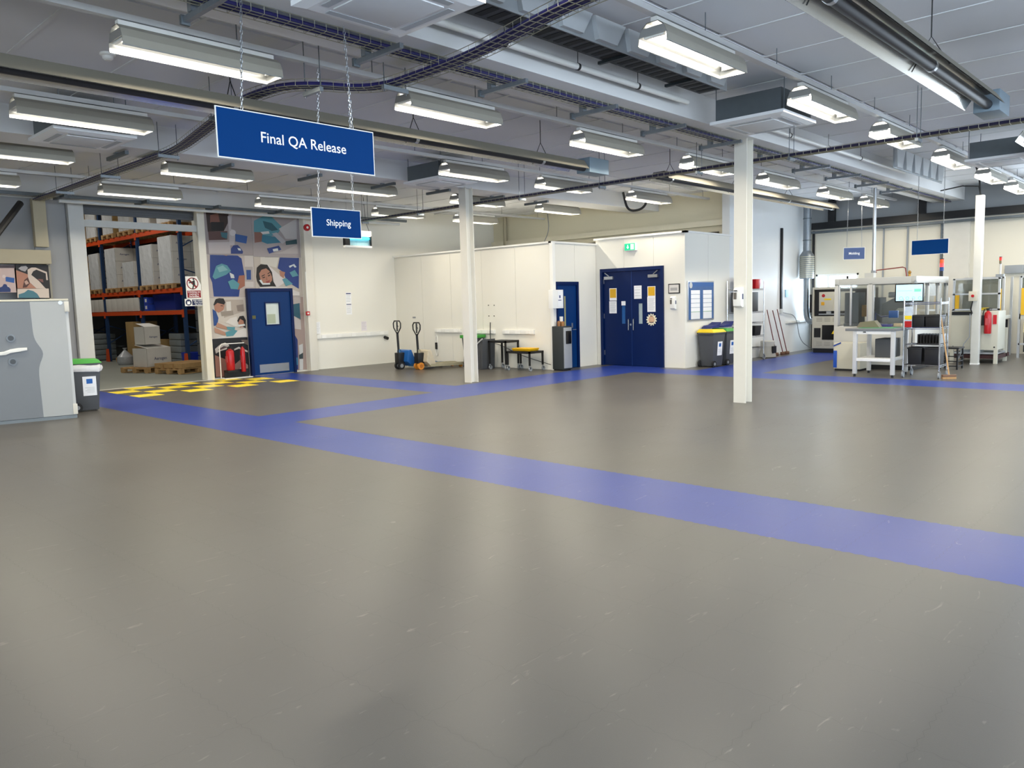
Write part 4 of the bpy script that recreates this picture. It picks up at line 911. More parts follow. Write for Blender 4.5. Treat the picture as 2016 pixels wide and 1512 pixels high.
pallet((10.55, 20.6, 0), .1, 'wooden pallet at the right edge of the opening')
tag(MB().taper(9.9, 21.98, 0, 10.75, 22.52, .42, .03, .03).build('blue_tote', mat('#1d36a8', .4), bevel=.02), 'bright blue tote on the floor behind the cartons', 'tote')
for k, (x, y, w, h, lab) in enumerate(((10.1, 25.7, .75, 1.3, 'tall brown carton under the low rack deck'), (10.0, 24.2, .8, .75, 'brown carton in front of the tall brown one'), (10.9, 24.0, .8, .8, 'brown carton right of the rack upright'))): carton(lab, x, y, .02, w, .6, h, M_CARD, False, False)
pallet((10.35, 26.6, 0), 0, 'pallet under the bagged goods below the rack')
for k, (x, y, h, lab) in enumerate(((10.4, 23.1, .95, 'grey film wrapped stack beside the near rack upright'), (9.9, 28.9, .9, 'grey wrapped stack at the far left under the rack'))):
    t = thing('wrapped_stack', lab, 'wrapped goods', (x, y, 0)); n = 5
    for i in range(n): MB().box(-.4, -.4, .02 + i*h/n, .4, .4, .02 + (i+.95)*h/n).build('wrapped_layer', mat('#7f8688', .3, var=.15, scale=8, bump=.6), t, bevel=.03)
tag(MB().lathe([(.2, 0), (.25, .1), (.23, .25), (.12, .36), (.03, .46), (.07, .52)], (9.42, 25.4, 0), 14).build('plastic_sack', mat('#aeb2b6', .25, var=.2, scale=12, bump=.8), smooth=True), 'clear plastic sack slumped below the racking', 'sack')
t = thing('wrapped_stack', 'tall grey wrapped stack just inside the right of the opening', 'wrapped goods', (10.35, 21.46, 0))
for i in range(7): MB().box(-.3, -.3, .02 + i*.33, .3, .3, .02 + i*.33 + .315).build('wrapped_layer', mat('#6d7274', .3, var=.15, scale=8, bump=.6), t, bevel=.03)
tag(MB().box(5.95, 27.8, 0, 6.6, 28.2, 1.2).box(5.95, 27.8, 1.2, 6.6, 28.2, 1.25).build('grey_cabinet', M_GREYP, bevel=.01), 'grey cabinet deep in the warehouse at left', 'cabinet')
# ================================================================== PARTITION AREA
# ---- hand pallet trucks, local x runs from tiller to fork tips
def pallet_truck(loc, rz, lab, body, wheelm, hubm, fork, hh):
    t = thing('pallet_truck', lab, 'pallet truck', loc, rz, 'hand pallet trucks')
    for s in (-1, 1):
        MB().prism([(.18, .07), (1.22, .05), (1.34, .06), (1.34, .09), (1.2, .125), (.18, .14)], 'y', s*.19 - .075, s*.19 + .075).build('fork', fork, t)
        wh = MB().cyl((0, s*.075 - .03, .09), (0, s*.075 + .03, .09), .09, 20).build('steer_wheel', wheelm, t, smooth=True); MB().cyl((0, s*.075 - .033, .09), (0, s*.075 + .033, .09), .05, 14).build('hub', hubm, wh)
        MB().cyl((1.15, s*.19 - .04, .035), (1.15, s*.19 + .04, .035), .035, 12).build('load_wheel', wheelm, t)
    MB().prism([(.07, .2), (.11, .47), (.2, .49), (.36, .1), (.3, .06), (.2, .08)], 'y', -.26, .26).build('yoke', body, t, bevel=.01)
    MB().box(-.08, -.09, .16, .12, .09, .42).build('pump_housing', M_BLACK, t, bevel=.01)
    MB().cyl((.01, 0, .2), (.01, 0, .5), .045, 12).build('pump_ram', fork, t, smooth=True)
    MB().cyl((-.01, 0, .4), (-.03, 0, hh - .28), .03, 10).build('tiller', M_BLACK, t, smooth=True)
    w = .165; P = [(-.03, 0, hh - .34), (-.03, -w*.95, hh - .17), (-.03, -w, hh - .06), (-.03, -w + .05, hh), (-.03, w - .05, hh), (-.03, w, hh - .06), (-.03, w*.95, hh - .17)]
    MB().tube(P, .016, 8, closed=True).build('handle_loop', M_BLACK, t, smooth=True)
    MB().box(-.045, -.016, hh - .26, -.015, .016, hh - .02).build('control_grip', mat('#4a4a48', .5), t); MB().bar((-.03, 0, hh - .1), (-.03, -.06, hh - .14), .01, .012).build('release_lever', M_BLACK, t)
    return t
a = fl(790, 727.5); b = fl(822, 727.5)
pallet_truck((a.x + .05, a.y + .12, 0), -.10, 'blue hand pallet truck with black wheels by the partition', mat('#1d5fa8', .4), M_RUB, M_GREYP, mat('#2c5f8c', .5), 1.22)
pallet_truck((b.x + .02, b.y - .04, 0), -.12, 'worn cream hand pallet truck with orange wheels', mat('#c9bda6', .6, var=.2, scale=10), mat('#d98a2c', .5), mat('#b86a1c', .5), mat('#a59d82', .5, var=.2), 1.17)

# ---- socket trunking pieces and fittings on the partition
def yx(u, v, X=13.95): p = onX(u, v, X); return p
for k, ((u0, v0), (u1, v1), lab) in enumerate((((858, 648), (909, 655), 'white socket trunking left of the far column'), ((938, 650), (976, 657), 'white socket trunking right of the far column'), ((991, 650), (1053, 658), 'white socket trunking above the black tables'))):
    A_, B_ = yx(u0, v0), yx(u1, v1); trunk(lab, min(A_.y, B_.y), max(A_.y, B_.y), 13.95, min(A_.z, B_.z), 3, 'y', h=.1)
tag(MB().cyl((13.9, yx(939, 646).y, yx(939, 646).z), (13.78, yx(939, 646).y, yx(939, 646).z - .06), .04, 12).build('plug', M_BLACK, smooth=True), 'black industrial plug on the partition beside the far column', 'plug')
p = yx(815.5, 625); tag(MB().box(13.94, p.y - .06, p.z - .02, 13.952, p.y + .06, p.z + .02).build('name_plate', M_GREYP), 'small grey plate high above the pallet trucks', 'plate')
for k, (u, v) in enumerate(((962, 601), (973, 601), (963, 622), (973, 622))):
    p = yx(u, v); tag(MB().cyl((13.955, p.y, p.z), (13.935, p.y, p.z), .012, 8).build('wall_plug', M_DARK), 'dark wall fixing, one of four in a square on the partition', 'fixing', 'four wall fixings')
p = yx(861, 680); t = thing('cable_hook', 'white coiled cable hanging on the partition', 'cable', (13.93, p.y, p.z - .2))
MB().tube([(0, .05*math.sin(k*PI/10), .2 + .28*math.cos(k*PI/10)) for k in range(20)], .012, 6, closed=True).build('coil', M_WHITE, t, smooth=True); MB().box(-.03, -.035, .1, 0, .035, .28).build('plug', M_BLACK, t)
# cables along the partition foot
P0 = [(13.93, 13.75, .62), (13.93, 13.4, .55), (13.92, 12.9, .36), (13.92, 12.3, .22), (13.86, 11.9, .16), (13.8, 11.72, .14)]
tag(MB().tube(arc(P0), .008, 5).build('power_cable', M_BLACK, smooth=True), 'thin black cable sagging along the partition behind the tables', 'cable')
p = yx(972, 690); t = thing('coiled_cable', 'black cable coil hanging behind the taller black table', 'cable', (13.86, p.y, p.z - .15))
MB().tube([(0, .05*math.sin(k*PI/8), .13 + .13*math.cos(k*PI/8)) for k in range(16)], .018, 6, closed=True).build('coil', M_BLACK, t, smooth=True); MB().tube([(0, 0, .26), (0, .02, .6), (0, .0, .86)], .012, 6).build('drop_cable', M_BLACK, t)

# ---- grey hopper bin and green lidded bin behind the far column
t = thing('hopper_bin', 'grey open hopper bin behind the far column', 'waste bin', (13.45, 13.62, 0))
mb = MB(); w0, w1 = -.22, .24
mb.prism([(-.2, .0), (.2, 0), (.22, .5), (.08, .52), (-.1, .64), (-.24, .74)], 'x', -.22, .22); mb.build('body', M_BIN, t, bevel=.012)
MB().tube([(-.235, .25, .5), (-.235, .08, .53), (-.235, -.1, .65), (-.235, -.25, .75)], .016, 6).build('rim', M_LGREY, t)
for k in range(4): MB().box(-.226, -.15 + k*.09, .06, -.22, -.14 + k*.09, .46).build('moulded_rib', mat('#404246', .6), t)
q2 = fl(922, 727); t = thing('green_lid_bin', 'grey bin with green lid mostly hidden by the far column', 'waste bin', (13.70, 14.2, 0))
MB().taper(-.2, -.2, 0, .2, .2, .74, .06, .06).build('body', M_BIN, t, bevel=.012); MB().box(-.23, -.24, .74, .23, .24, .82).build('lid', M_GREEN, t, bevel=.015)
q3 = fl(913, 722); tag(MB().cyl((q3.x, q3.y, 0), (q3.x + .1, q3.y + .02, .72), .012, 6).build('thin_pole', M_BLACK), 'thin dark pole leaning left of the far column', 'pole')

# ---- black castored tables
def caster(t, x, y, r=.05):
    f = MB().cyl((x, y, r*2.2), (x, y, r*2.9), .014, 8).bar((x, y, r*2.3), (x + .02, y, r), .03, .03).build('caster_fork', M_STEEL, t); w = MB().cyl((x + .02, y - .015, r), (x + .02, y + .015, r), r, 16).build('caster_wheel', M_GREYP, t, smooth=True)
def frame_table(lab, x0, x1, y0, y1, h):
    t = thing('castored_table', lab, 'table', ((x0+x1)/2, (y0+y1)/2, 0), 0, 'black castored tables'); a, b = (x1-x0)/2, (y1-y0)/2
    for sx in (-1, 1):
        for sy in (-1, 1):
            x, y = sx*(a - .02), sy*(b - .02); MB().box(x - .018, y - .018, .13, x + .018, y + .018, h - .05).build('leg', M_BLACK, t); caster(t, x, y)
    MB().box(-a, -b, h - .05, a, -b + .04, h).box(-a, b - .04, h - .05, a, b, h).box(-a, -b, h - .05, -a + .04, b, h).box(a - .04, -b, h - .05, a, b, h).build('top_frame', M_BLACK, t)
    MB().box(-a + .04, -b + .04, h - .03, a - .04, b - .04, h - .01).build('top_sheet', mat('#2a2a2c', .6), t); return t
frame_table('taller black castored table against the partition', 13.38, 13.86, 12.76, 13.34, .70)
frame_table('low black castored table carrying a yellow lid', 13.36, 13.86, 11.98, 12.72, .46)
tag(MB().taper(13.42, 12.04, .462, 13.80, 12.62, .53, .03, .03).build('yellow_lid', mat('#f2b90c', .45), bevel=.02), 'bright yellow plastic lid on the low black table', 'lid')

# ---- water cooler and the narrow door
cl_ = thing('water_cooler', 'dark grey and silver water cooler by the narrow blue door', 'water cooler', (13.98, 11.52, 0)); a, b, h = .15, .165, 1.03
MB().box(-a, -b, .03, a, b, h).build('body', mat('#2f3436', .45), cl_, bevel=.012); MB().box(-a + .02, -b + .02, 0, a - .02, b - .02, .03).build('base', M_BLACK, cl_)
MB().box(-a + .01, -b - .025, .06, a - .01, -b, h - .03).build('front_panel', mat('#a9acae', .35, .3), cl_, bevel=.008)
MB().box(-a + .07, -b - .03, .62, a - .03, -b - .022, .92).build('dispenser_recess', M_BLACKG, cl_, bevel=.004)
tag(MB().lathe([(.04, 0), (.042, .1), (.03, .12)], (13.93, 11.55, 1.03), 12).build('brown_jar', mat('#8a5a2c', .4), smooth=True), 'small brown jar left on top of the water cooler', 'jar')
tag(MB().lathe([(.04, 0), (.042, .09), (.03, .11)], (13.98, 11.48, 1.03), 12).build('brown_jar', mat('#96642f', .4), smooth=True), 'small brown jar right on top of the water cooler', 'jar')
tag(MB().lathe([(.036, 0), (.042, .22)], (14.03, 11.56, 1.03), 14).build('paper_cups', M_WHITE, smooth=True), 'stack of white paper cups on the water cooler', 'cups')
p0, p1 = onY(1073, 571, 11.66), onY(1097, 607, 11.66)
t = thing('wall_cabinet', 'white wall box with a notice left of the narrow door', 'wall box', (13.98, 11.675, p1.z)); w = .16; h = p0.z - p1.z
MB().box(-.26, -.13, 0, .12, 0, h).build('case', M_WHITE, t, bevel=.006); MB().box(-.08, -.134, .04, .1, -.13, h - .02).build('notice_sheet', M_PAPER, t); MB().box(-.03, -.137, h*.55, .01, -.134, h*.7).build('symbol_print', M_TXTB, t); MB().box(-.07, -.136, h*.42, .04, -.134, h*.46).build('text_print', M_TXTB, t)
D2 = leafdoor('door_2', 'narrow blue door behind the water cooler', 14.0, 14.86, 11.78, 2.06)
MB().box(.07, -.06, .01, .79, -.015, 1.99).build('door_leaf', M_DOOR, D2)
MB().box(.34, -.066, .55, .385, -.06, 1.72).build('vision_strip', mat('#c9c48a', .15, .3, var=.1, scale=3), D2)
MB().box(.60, -.068, .96, .65, -.06, 1.08).build('lock_plate', M_STEEL, D2); MB().cyl((.63, -.068, .92), (.63, -.11, .92), .012, 8).cyl((.63, -.105, .92), (.72, -.105, .92), .01, 8).build('lever_handle', M_STEEL, D2)
struct(MB().box(14.06, 11.86, 0, 15.6, 11.9, 2.85).build('wall_behind_narrow_door', M_WALLG), 'inner wall behind the narrow door')

# ---- double doors
D3 = sempty('door_3', 'dark blue double doors with notices', (15.65, 10.7, 0)); ya, yb, zt = -.9, .9, 2.36
for a in ((-.05, ya, 0, .1, ya + .07, zt), (-.05, yb - .07, 0, .1, yb, zt), (-.05, ya + .07, zt - .08, .1, yb - .07, zt)): MB().box(*a).build('door_frame', M_DOORD, D3)
leaves = []
for s in (0, 1):
    y0, y1 = (ya + .075, -.003) if s == 0 else (.003, yb - .075)
    v0, v1 = (-.30, -.19) if s == 0 else (.19, .30)
    mb = MB()
    for a in ((0, y0, .008, .045, v0, 2.275), (0, v1, .008, .045, y1, 2.275), (0, v0, .008, .045, v1, 1.02), (0, v0, 1.5, .045, v1, 2.275)): mb.box(*a)
    lf = mb.build('door_leaf', M_DOORD, D3); leaves.append(lf)
    MB().box(.015, v0, 1.02, .025, v1, 1.5).build('vision_pane', mat('#a9b8ba' if s == 0 else '#2f5f9a', .1, var=.1), lf)
    MB().tube([(-.0, (-.07, .07)[s], .85), (-.045, (-.07, .07)[s], .87), (-.045, (-.07, .07)[s], 1.13), (0, (-.07, .07)[s], 1.15)], .012, 8).build('pull_handle', M_CHROME, lf, smooth=True)
    for z in (.25, 1.15, 2.0): MB().box(-.006, (y0 + .0 if s == 0 else y1 - .02), z, .0, (y0 + .02 if s == 0 else y1), z + .12).build('hinge', M_STEEL, lf)
    c = (y0 + .2) if s == 0 else (y1 - .18)
    MB().box(-.06, c - .13, 2.10, 0, c + .13, 2.17).bar((-.03, c, 2.18), (-.03, c + (.12 if s else -.12), 2.26), .015, .015).build('door_closer', M_STEEL, lf)
MB().cyl((0, .03, 1.0), (-.012, .03, 1.0), .025, 14).build('thumb_turn', M_STEEL, leaves[1])
MB().box(-.006, -.012, .008, 0, .012, 2.27).build('meeting_strip', mat('#12306a', .4, .2), leaves[0])
struct(MB().box(16.1, 9.35, 0, 16.15, 11.72, 3.0).build('wall_behind_double_doors', M_WALLG), 'inner wall behind the double doors')
def zd(x, y): return (1180 + x / 12.6, 540 + y / 12.6)
XD = 15.645
paper('yellow topped notice on the left blue door leaf', (zd(250, 350), zd(432, 650)), 'x', XD, head=('#d9a81c', .78), lines=0, g='door notices')
paper('text notice low on the left blue door leaf', (zd(248, 668), zd(432, 968)), 'x', XD, lines=9, g='door notices')
paper('tilted white notice beside the meeting line of the doors', (zd(860, 285), zd(1050, 605)), 'x', XD, lines=4, g='door notices')
paper('yellow notice high on the right blue door leaf', (zd(1195, 300), zd(1392, 555)), 'x', XD, head=('#dba913', .9), lines=0, g='door notices')
paper('long text notice below the yellow one on the right leaf', (zd(1190, 560), zd(1395, 930)), 'x', XD, lines=9, g='door notices')
paper('small white sticker on the left vision panel', (zd(548, 668), zd(650, 770)), 'x', XD, lines=0)
p = onX(*zd(1297, 1125), XD); t = thing('gear_notice', 'round cog shaped notice on the right blue door', 'notice', (XD - .003, p.y, p.z - .145))
pts = []
for k in range(26):
    a0 = 2*PI*k/26; r = .145 if k % 2 == 0 else .115
    for da in (-.085, .085): pts.append((r*math.cos(a0 + da), .145 + r*math.sin(a0 + da)))
MB().prism(pts, 'x', -.004, 0).build('cog_sheet', mat('#ede6c9', .5), t); MB().cyl((-.0045, 0, .145), (-.007, 0, .145), .085, 22).build('picture_print', mat('#d8b08e', .5, var=.3, scale=14), t); MB().box(-.0095, -.06, .075, -.0075, .06, .09).box(-.0095, -.035, .225, -.0075, .035, .24).build('text_print', M_TXT, t)
# exit sign
p = onX(1241.5, 486.5, 15.6); t = thing('exit_sign', 'lit green exit sign above the double doors', 'exit sign', (15.6, p.y, p.z - .085))
MB().box(-.04, -.155, 0, .05, .155, .18).build('case', M_WHITE, t, bevel=.004); MB().box(-.042, -.145, .01, -.04, .145, .17).build('face', mat('#12a877', .4, var=0, emit=1.0), t)
ew = mat('#f2fff8', .4, var=0, emit=1.6); mb = MB().box(-.0445, .045, .09, -.0425, .06, .14); mb.add([(-.0435, .02, .092), (-.0435, .085, .092), (-.0435, .0525, .045)], [(0, 1, 2)]); mb.build('arrow_print', ew, t)
MB().box(-.0435, -.115, .03, -.0425, -.03, .15).build('doorway_print', ew, t); MB().cyl((-.0436, -.07, .12), (-.0446, -.07, .12), .012, 10).bar((-.0446, -.07, .105), (-.0446, -.065, .07), .002, .022).bar((-.0446, -.065, .07), (-.0446, -.085, .04), .002, .012).build('runner_print', mat('#12a877', .4, var=0), t)
# framed certificate and sanitisers
p0, p1 = onX(1315.5, 559, 15.63), onX(1338, 577.5, 15.63); t = thing('framed_certificate', 'black framed certificate right of the double doors', 'picture frame', (15.65, (p0.y+p1.y)/2, p1.z)); w = (p0.y-p1.y)/2; h = p0.z - p1.z
MB().box(-.02, -w, 0, 0, w, h).build('frame', M_BLACK, t); MB().box(-.022, -w + .022, .022, -.0195, w - .022, h - .022).build('sheet', mat('#d9d5cf', .3), t); MB().box(-.0235, -w*.6, h*.3, -.0222, w*.6, h*.6).build('print', mat('#a9a7a6', .4), t)
def sanitiser(X, y, z, lab):
    t = thing('hand_sanitiser', lab, 'hand sanitiser', (X, y, z), 0, 'wall hand sanitisers')
    MB().prism([(-.09, .02), (-.10, .12), (-.085, .26), (-.05, .3), (0, .3), (0, .0), (-.05, .0)], 'y', -.065, .065).build('housing', M_WHITE, t, bevel=.01)
    MB().box(-.104, .005, .12, -.096, .05, .22).build('window', mat('#6b655e', .3), t); MB().box(-.1, .0, .24, -.088, .05, .255).build('logo_print', M_TXT, t); MB().box(-.06, -.0665, .12, -.02, -.064, .2).build('side_window', mat('#3d4468', .4), t); return t
p = onX(1326, 609, 15.62); sanitiser(15.65, p.y, p.z, 'white hand sanitiser dispenser on the wall by the double doors')
p = onX(1457, 605, 10.85); sanitiser(10.88, 5.5, p.z, 'white hand sanitiser dispenser on the near steel column')
# noticeboard on the side wall
p0, p1 = onY(1353.5, 553, 9.23), onY(1405, 629, 9.23); t = thing('noticeboard', 'framed noticeboard with rows of documents above the bins', 'noticeboard', ((p0.x+p1.x)/2, 9.25, p1.z)); w = (p1.x-p0.x)/2; h = p0.z - p1.z
MB().box(-w, -.03, 0, w, 0, h).build('frame', M_ALU, t, bevel=.004); MB().box(-w + .03, -.034, .03, w - .03, -.029, h - .03).build('backing', mat('#3d6296', .5, var=.2, scale=5), t); MB().box(-w + .03, -.036, h - .13, w - .03, -.034, h - .03).build('header', mat('#2f5f9e', .5), t); MB().cyl((-w + .12, -.036, h - .1), (-w + .12, -.038, h - .1), .07, 16).build('round_logo', M_LGREY, t)
for c in (0, 1):
    xa = -w + .12 + c*(w - .05); zb = .04
    for k, hh in enumerate((.17, .10, .10, .10, .10, .10)):
        MB().box(xa, -.04, zb, xa + w - .2, -.036, zb + hh - .008).build('document', M_PAPER if k else mat('#e4e6e8', .5), t); zb += hh
    MB().box(xa, -.042, .204, xa + w - .2, -.04, .212).build('green_strip', M_GREEN, t)
# bins on the side wall
wheelie((16.33, 8.96, 0), PI/2 - .06, 'grey wheelie bin with yellow lid below the noticeboard', M_YELP, w=.42, d=.5, h=.83)
wheelie((16.93, 8.96, 0), PI/2 - .06, 'grey wheelie bin with green lid behind the yellow lidded one', M_GREEN, w=.42, d=.44, h=.83)
for k, (x, y) in enumerate(((17.35, 9.08), (17.55, 8.9))):
    tag(MB().prism([(-.2, 0), (.18, 0), (.3, .12), (.28, .13), (.1, .07), (-.1, .06), (-.2, .02)], 'y', -.12, .12).build('blue_dustpan', mat('#1b2670', .5)), 'navy dustpan %s of the pair behind the bins' % ('left', 'right')[k], 'dustpan', 'navy dustpans').location = (16.55 + .62*k, 9.08, .885)
# ---- chrome shelf trolley by the side wall
def wire_rack(lab, x, y, w, d, h, levels, rz=0., r=.014, solid=None, cat='shelf trolley'):
    t = thing('wire_shelf_trolley', lab, cat, (x, y, 0), rz, 'chrome shelf trolleys'); a, b = w/2, d/2
    for sx in (-1, 1):
        for sy in (-1, 1): MB().cyl((sx*a, sy*b, .15), (sx*a, sy*b, h), r, 10).build('post', M_CHROME, t, smooth=True); caster(t, sx*a, sy*b, .06)
    for z in levels:
        mb = MB()
        for zz in (z - .03, z):
            mb.tube([(-a, -b, zz), (a, -b, zz), (a, b, zz), (-a, b, zz)], .005, 5, closed=True)
        n = int(w/.045)
        for k in range(1, n): mb.cyl((-a + k*w/n, -b, z), (-a + k*w/n, b, z), .0028, 4)
        for s in (-b, b):
            m = int(w/.1)
            for k in range(m): mb.bar((-a + k*w/m, s, z - .03), (-a + (k+.5)*w/m, s, z), .004, .004).bar((-a + (k+.5)*w/m, s, z), (-a + (k+1)*w/m, s, z - .03), .004, .004)
        mb.build('wire_shelf', M_CHROME, t)
    return t
wire_rack('tall chrome shelf trolley half hidden by the near column', 18.12, 9.0, 1.15, .4, 1.98, (.32, .62, .95, 1.22, 1.78))
tag(MB().box(17.62, 8.86, 1.225, 18.5, 9.14, 1.70).build('grey_case', mat('#3b3d40', .5), bevel=.01), 'dark grey case on the tall shelf trolley', 'case')
tag(MB().box(17.78, 8.88, 1.785, 18.1, 9.1, 2.08).build('blue_file_box', mat('#1b2f7a', .5), bevel=.006), 'dark blue box on top of the shelf trolley', 'box')
t = thing('bottle_pack', 'small gold capped bottle on top of the shelf trolley', 'bottle', (17.66, 8.95, 1.785)); MB().lathe([(.05, 0), (.055, .14), (.03, .18)], (0, 0, 0), 12).build('bottle', mat('#b9a9a4', .4), t, smooth=True); MB().lathe([(.05, .18), (.055, .26), (.02, .28)], (0, 0, 0), 12).build('cap', mat('#b9912c', .4), t, smooth=True)
tag(MB().taper(18.38, 8.86, 1.785, 18.68, 9.14, 2.02, .03, .03).build('red_tray', M_RED, bevel=.01), 'red plastic tray on top of the shelf trolley', 'tray')
for k, (x, w) in enumerate(((17.7, .5), (18.36, .34))): tag(MB().taper(x, 8.86, .625, x + w, 9.14, .86, .02, .02).build('black_crate', M_BLACK, bevel=.008), 'black crate on the low level of the shelf trolley, ' + ('left', 'right')[k], 'crate', 'black crates on the shelf trolley')
# brooms, step stool, wall rail
t = thing('step_stool', 'grey round kick step stool by the wall', 'step stool', (19.3, 8.98, 0))
MB().lathe([(.22, .02), (.21, .08), (.17, .26), (.17, .3)], (0, 0, 0), 20).build('shell', mat('#a9a79f', .5), t, smooth=True); MB().lathe([(.175, .3), (.18, .42), (.16, .44)], (0, 0, 0), 20).build('top_step', mat('#b9b8b2', .5), t, smooth=True); MB().box(-.1, -.2, .12, .1, -.16, .3).build('foot_cutout', M_BLACK, t)
def broom(lab, foot, top, m, head=.35, hm='#5a3b2e', rz=0.):
    t = thing('broom', lab, 'broom', foot, 0, 'brooms'); v = Vector(top) - Vector(foot)
    MB().cyl((0, 0, .07), v, .013, 8).build('handle', m, t, smooth=True)
    MB().box(-head/2, -.03, .035, head/2, .03, .08).build('head', mat('#7a5a44', .6), t, bevel=.005).rotation_euler = (0, 0, rz); MB().box(-head/2, -.028, 0, head/2, .028, .036).build('bristles', mat(hm, .9, var=.2, scale=60), t).rotation_euler = (0, 0, rz)
hm = mat('#6b2f2a', .5)
for k, (u, v, ut, vt) in enumerate(((1528, 697, 1510, 610), (1541, 697, 1521, 611), (1549, 696, 1530, 609))):
    f = onY(u, v, 9.02); tp = onY(ut, vt, 9.19); broom('broom with dark red handle, %s of three leaning on the wall' % ('left', 'middle', 'right')[k], (f.x, 9.02, 0), (tp.x, 9.19, tp.z), hm, .2)
p0, p1 = onY(1541, 449, 9.2), onY(1541, 608, 9.2); t = thing('wall_rail', 'tall black vertical rail on the white wall', 'rail', (p0.x, 9.25, p1.z)); MB().box(-.04, -.05, 0, .04, 0, p0.z - p1.z).build('rail', M_BLACK, t); MB().box(-.05, -.06, -.12, .05, 0, .0).build('end_box', M_LGREY, t)
tag(MB().tube(arc([(p0.x + .02, 9.2, p1.z - .1), (p0.x + .9, 9.18, p1.z - .2), (p0.x + .95, 9.1, .3), (p0.x + 1.2, 8.8, .05)]), .012, 6).build('hanging_cable', M_GREYP, smooth=True), 'grey cable drooping from the wall rail to the laser cabinet', 'cable')
tag(MB().box(20.95, 9.22, 1.55, 21.1, 9.25, 1.75).build('blue_notice', mat('#9fd0ea', .4)), 'small pale blue notice on the white wall', 'notice')
trunk('white trunking low on the far white wall', 21.0, 22.4, 9.25, .82, 4, h=.07)
# ---- spiral duct with silencer
DX, DY = 21.84, 9.02; t = thing('extract_duct', 'galvanised duct with louvred silencer dropping to the laser cabinet', 'duct', (DX, DY, 0))
MB().cyl((0, 0, 2.78), (0, 0, ZC - .02), .105, 20).build('upper_pipe', M_GALV, t, smooth=True)
MB().lathe([(.11, 2.82), (.19, 2.70), (.19, 2.05), (.09, 2.04)], (0, 0, 0), 20).build('silencer', M_GALV, t, smooth=True)
for k in range(11): MB().cyl((0, 0, 2.08 + k*.056), (0, 0, 2.11 + k*.056), .2, 20).build('louvre_ring', mat('#b9b8a8', .4, .6), t, smooth=True)
MB().tube(arc([(0, 0, 2.05), (0, 0, .85), (-.05, -.33, .85)]), .085, 16).build('lower_pipe', M_GALV, t, smooth=True)
for z in (3.1, 3.7): MB().cyl((0, 0, z), (0, 0, z + .03), .112, 20).build('band', M_GALVD, t)
# ---- laser cabinet
t = thing('laser_cabinet', 'black and cream laser machine cabinet below the window', 'machine', (21.4, 8.05, 0)); CRM = mat('#c6c2b2', .5, var=.02); y0, y1 = -.85, .62
MB().box(0, y0, .12, .8, y1, 1.0).build('lower_body', CRM, t, bevel=.008); MB().box(.03, y0 + .03, 0, .77, y1 - .03, .12).build('plinth', M_BLACK, t)
MB().box(.06, y0, 1.0, .8, y1, 1.76).build('upper_body', M_BLACK, t); MB().box(0, y0, 1.73, .8, y1, 1.79).build('top_cap', CRM, t)
MB().box(0, y1 - .04, 1.0, .06, y1, 1.73).build('side_frame', CRM, t)
c = MB().box(-.04, .02, 1.14, .3, .42, 1.66).build('laser_head', CRM, t, bevel=.008); MB().cyl((-.04, .30, 1.56), (-.043, .30, 1.56), .045, 18).build('red_emblem', M_RED, c); MB().box(-.043, .09, 1.44, -.04, .28, 1.48).build('yellow_label', M_YELP, c); MB().box(-.043, .27, 1.3, -.04, .36, 1.39).build('warning_label', mat('#e0a41c', .5), c)
MB().box(.0, -.5, 1.14, .3, .0, 1.66).build('second_head', CRM, t, bevel=.008); MB().box(.02, .12, 1.04, .2, .24, 1.14).build('nozzle', M_LGREY, t); MB().box(.0, -.6, 1.04, .06, .44, 1.07).build('work_rail', M_STEEL, t)
MB().box(-.006, .38, .42, 0, .56, .68).build('vent_panel', M_BLACK, t); d_ = MB().box(-.008, -.25, .36, 0, .34, .76).build('access_panel', M_BLACKG, t); MB().add([(-.011, -.04, .52), (-.011, .08, .52), (-.011, .02, .62)], [(0, 1, 2)]).build('warning_triangle', M_YELP, d_)
for z in (.86, .2):
    for k in range(4):
        for j in range(3): MB().box(-.003, .34 - k*.22, z + j*.04, 0, .50 - k*.22, z + j*.04 + .02).build('louvre', mat('#a8a496', .5), t)
MB().box(.1, y1, 1.1, .5, y1 + .12, 1.6).build('side_unit', M_BLACK, t); 
# ---- white enclosed assembly machine
AX, AY0, AY1, AX1, AH = 17.1, 4.82, 6.45, 19.45, 1.92
t = thing('assembly_machine', 'white framed assembly machine with clear guards', 'machine', (AX, AY0, 0)); L, Wd = AX1 - AX, AY1 - AY0; MW = mat('#bdbcb6', .45, var=.02); CLR = mat('#e8eef0', .06, var=0, trans=1.)
def fb(nm, m, *a): return MB().box(*a).build(nm, m, t, bevel=.004)
for x in (0, L - .08):
    for y in (0, Wd - .08, Wd*.52): fb('guard_post', MW, x, y, .9, x + .08, y + .08, AH - .12)
for x in (L*.36, L*.68): fb('guard_post', MW, x, 0, .9, x + .07, .06, AH - .12)
fb('top_rail', MW, 0, 0, AH - .14, L, .1, AH); fb('top_rail', MW, 0, Wd - .1, AH - .14, L, Wd, AH); fb('top_rail', MW, 0, .1, AH - .14, .1, Wd - .1, AH); fb('top_rail', MW, L - .1, .1, AH - .14, L, Wd - .1, AH)
fb('roof_sheet', mat('#cdd2d4', .4), .1, .1, AH - .04, L - .1, Wd - .1, AH - .02)
fb('base_cabinet', MW, 0, 0, .1, L, Wd, .9); MB().box(.05, .05, 0, L - .05, Wd - .05, .1).build('plinth', M_BLACK, t)
for y0, y1 in ((.08, Wd*.52), (Wd*.52 + .08, Wd - .08)):
    MB().box(.03, y0, .92, .036, y1, AH - .15).build('guard_pane', CLR, t)
    for a, b in ((y0, y0 + .035), (y1 - .035, y1)): fb('pane_frame', M_ALU, .02, a, .92, .05, b, AH - .15)
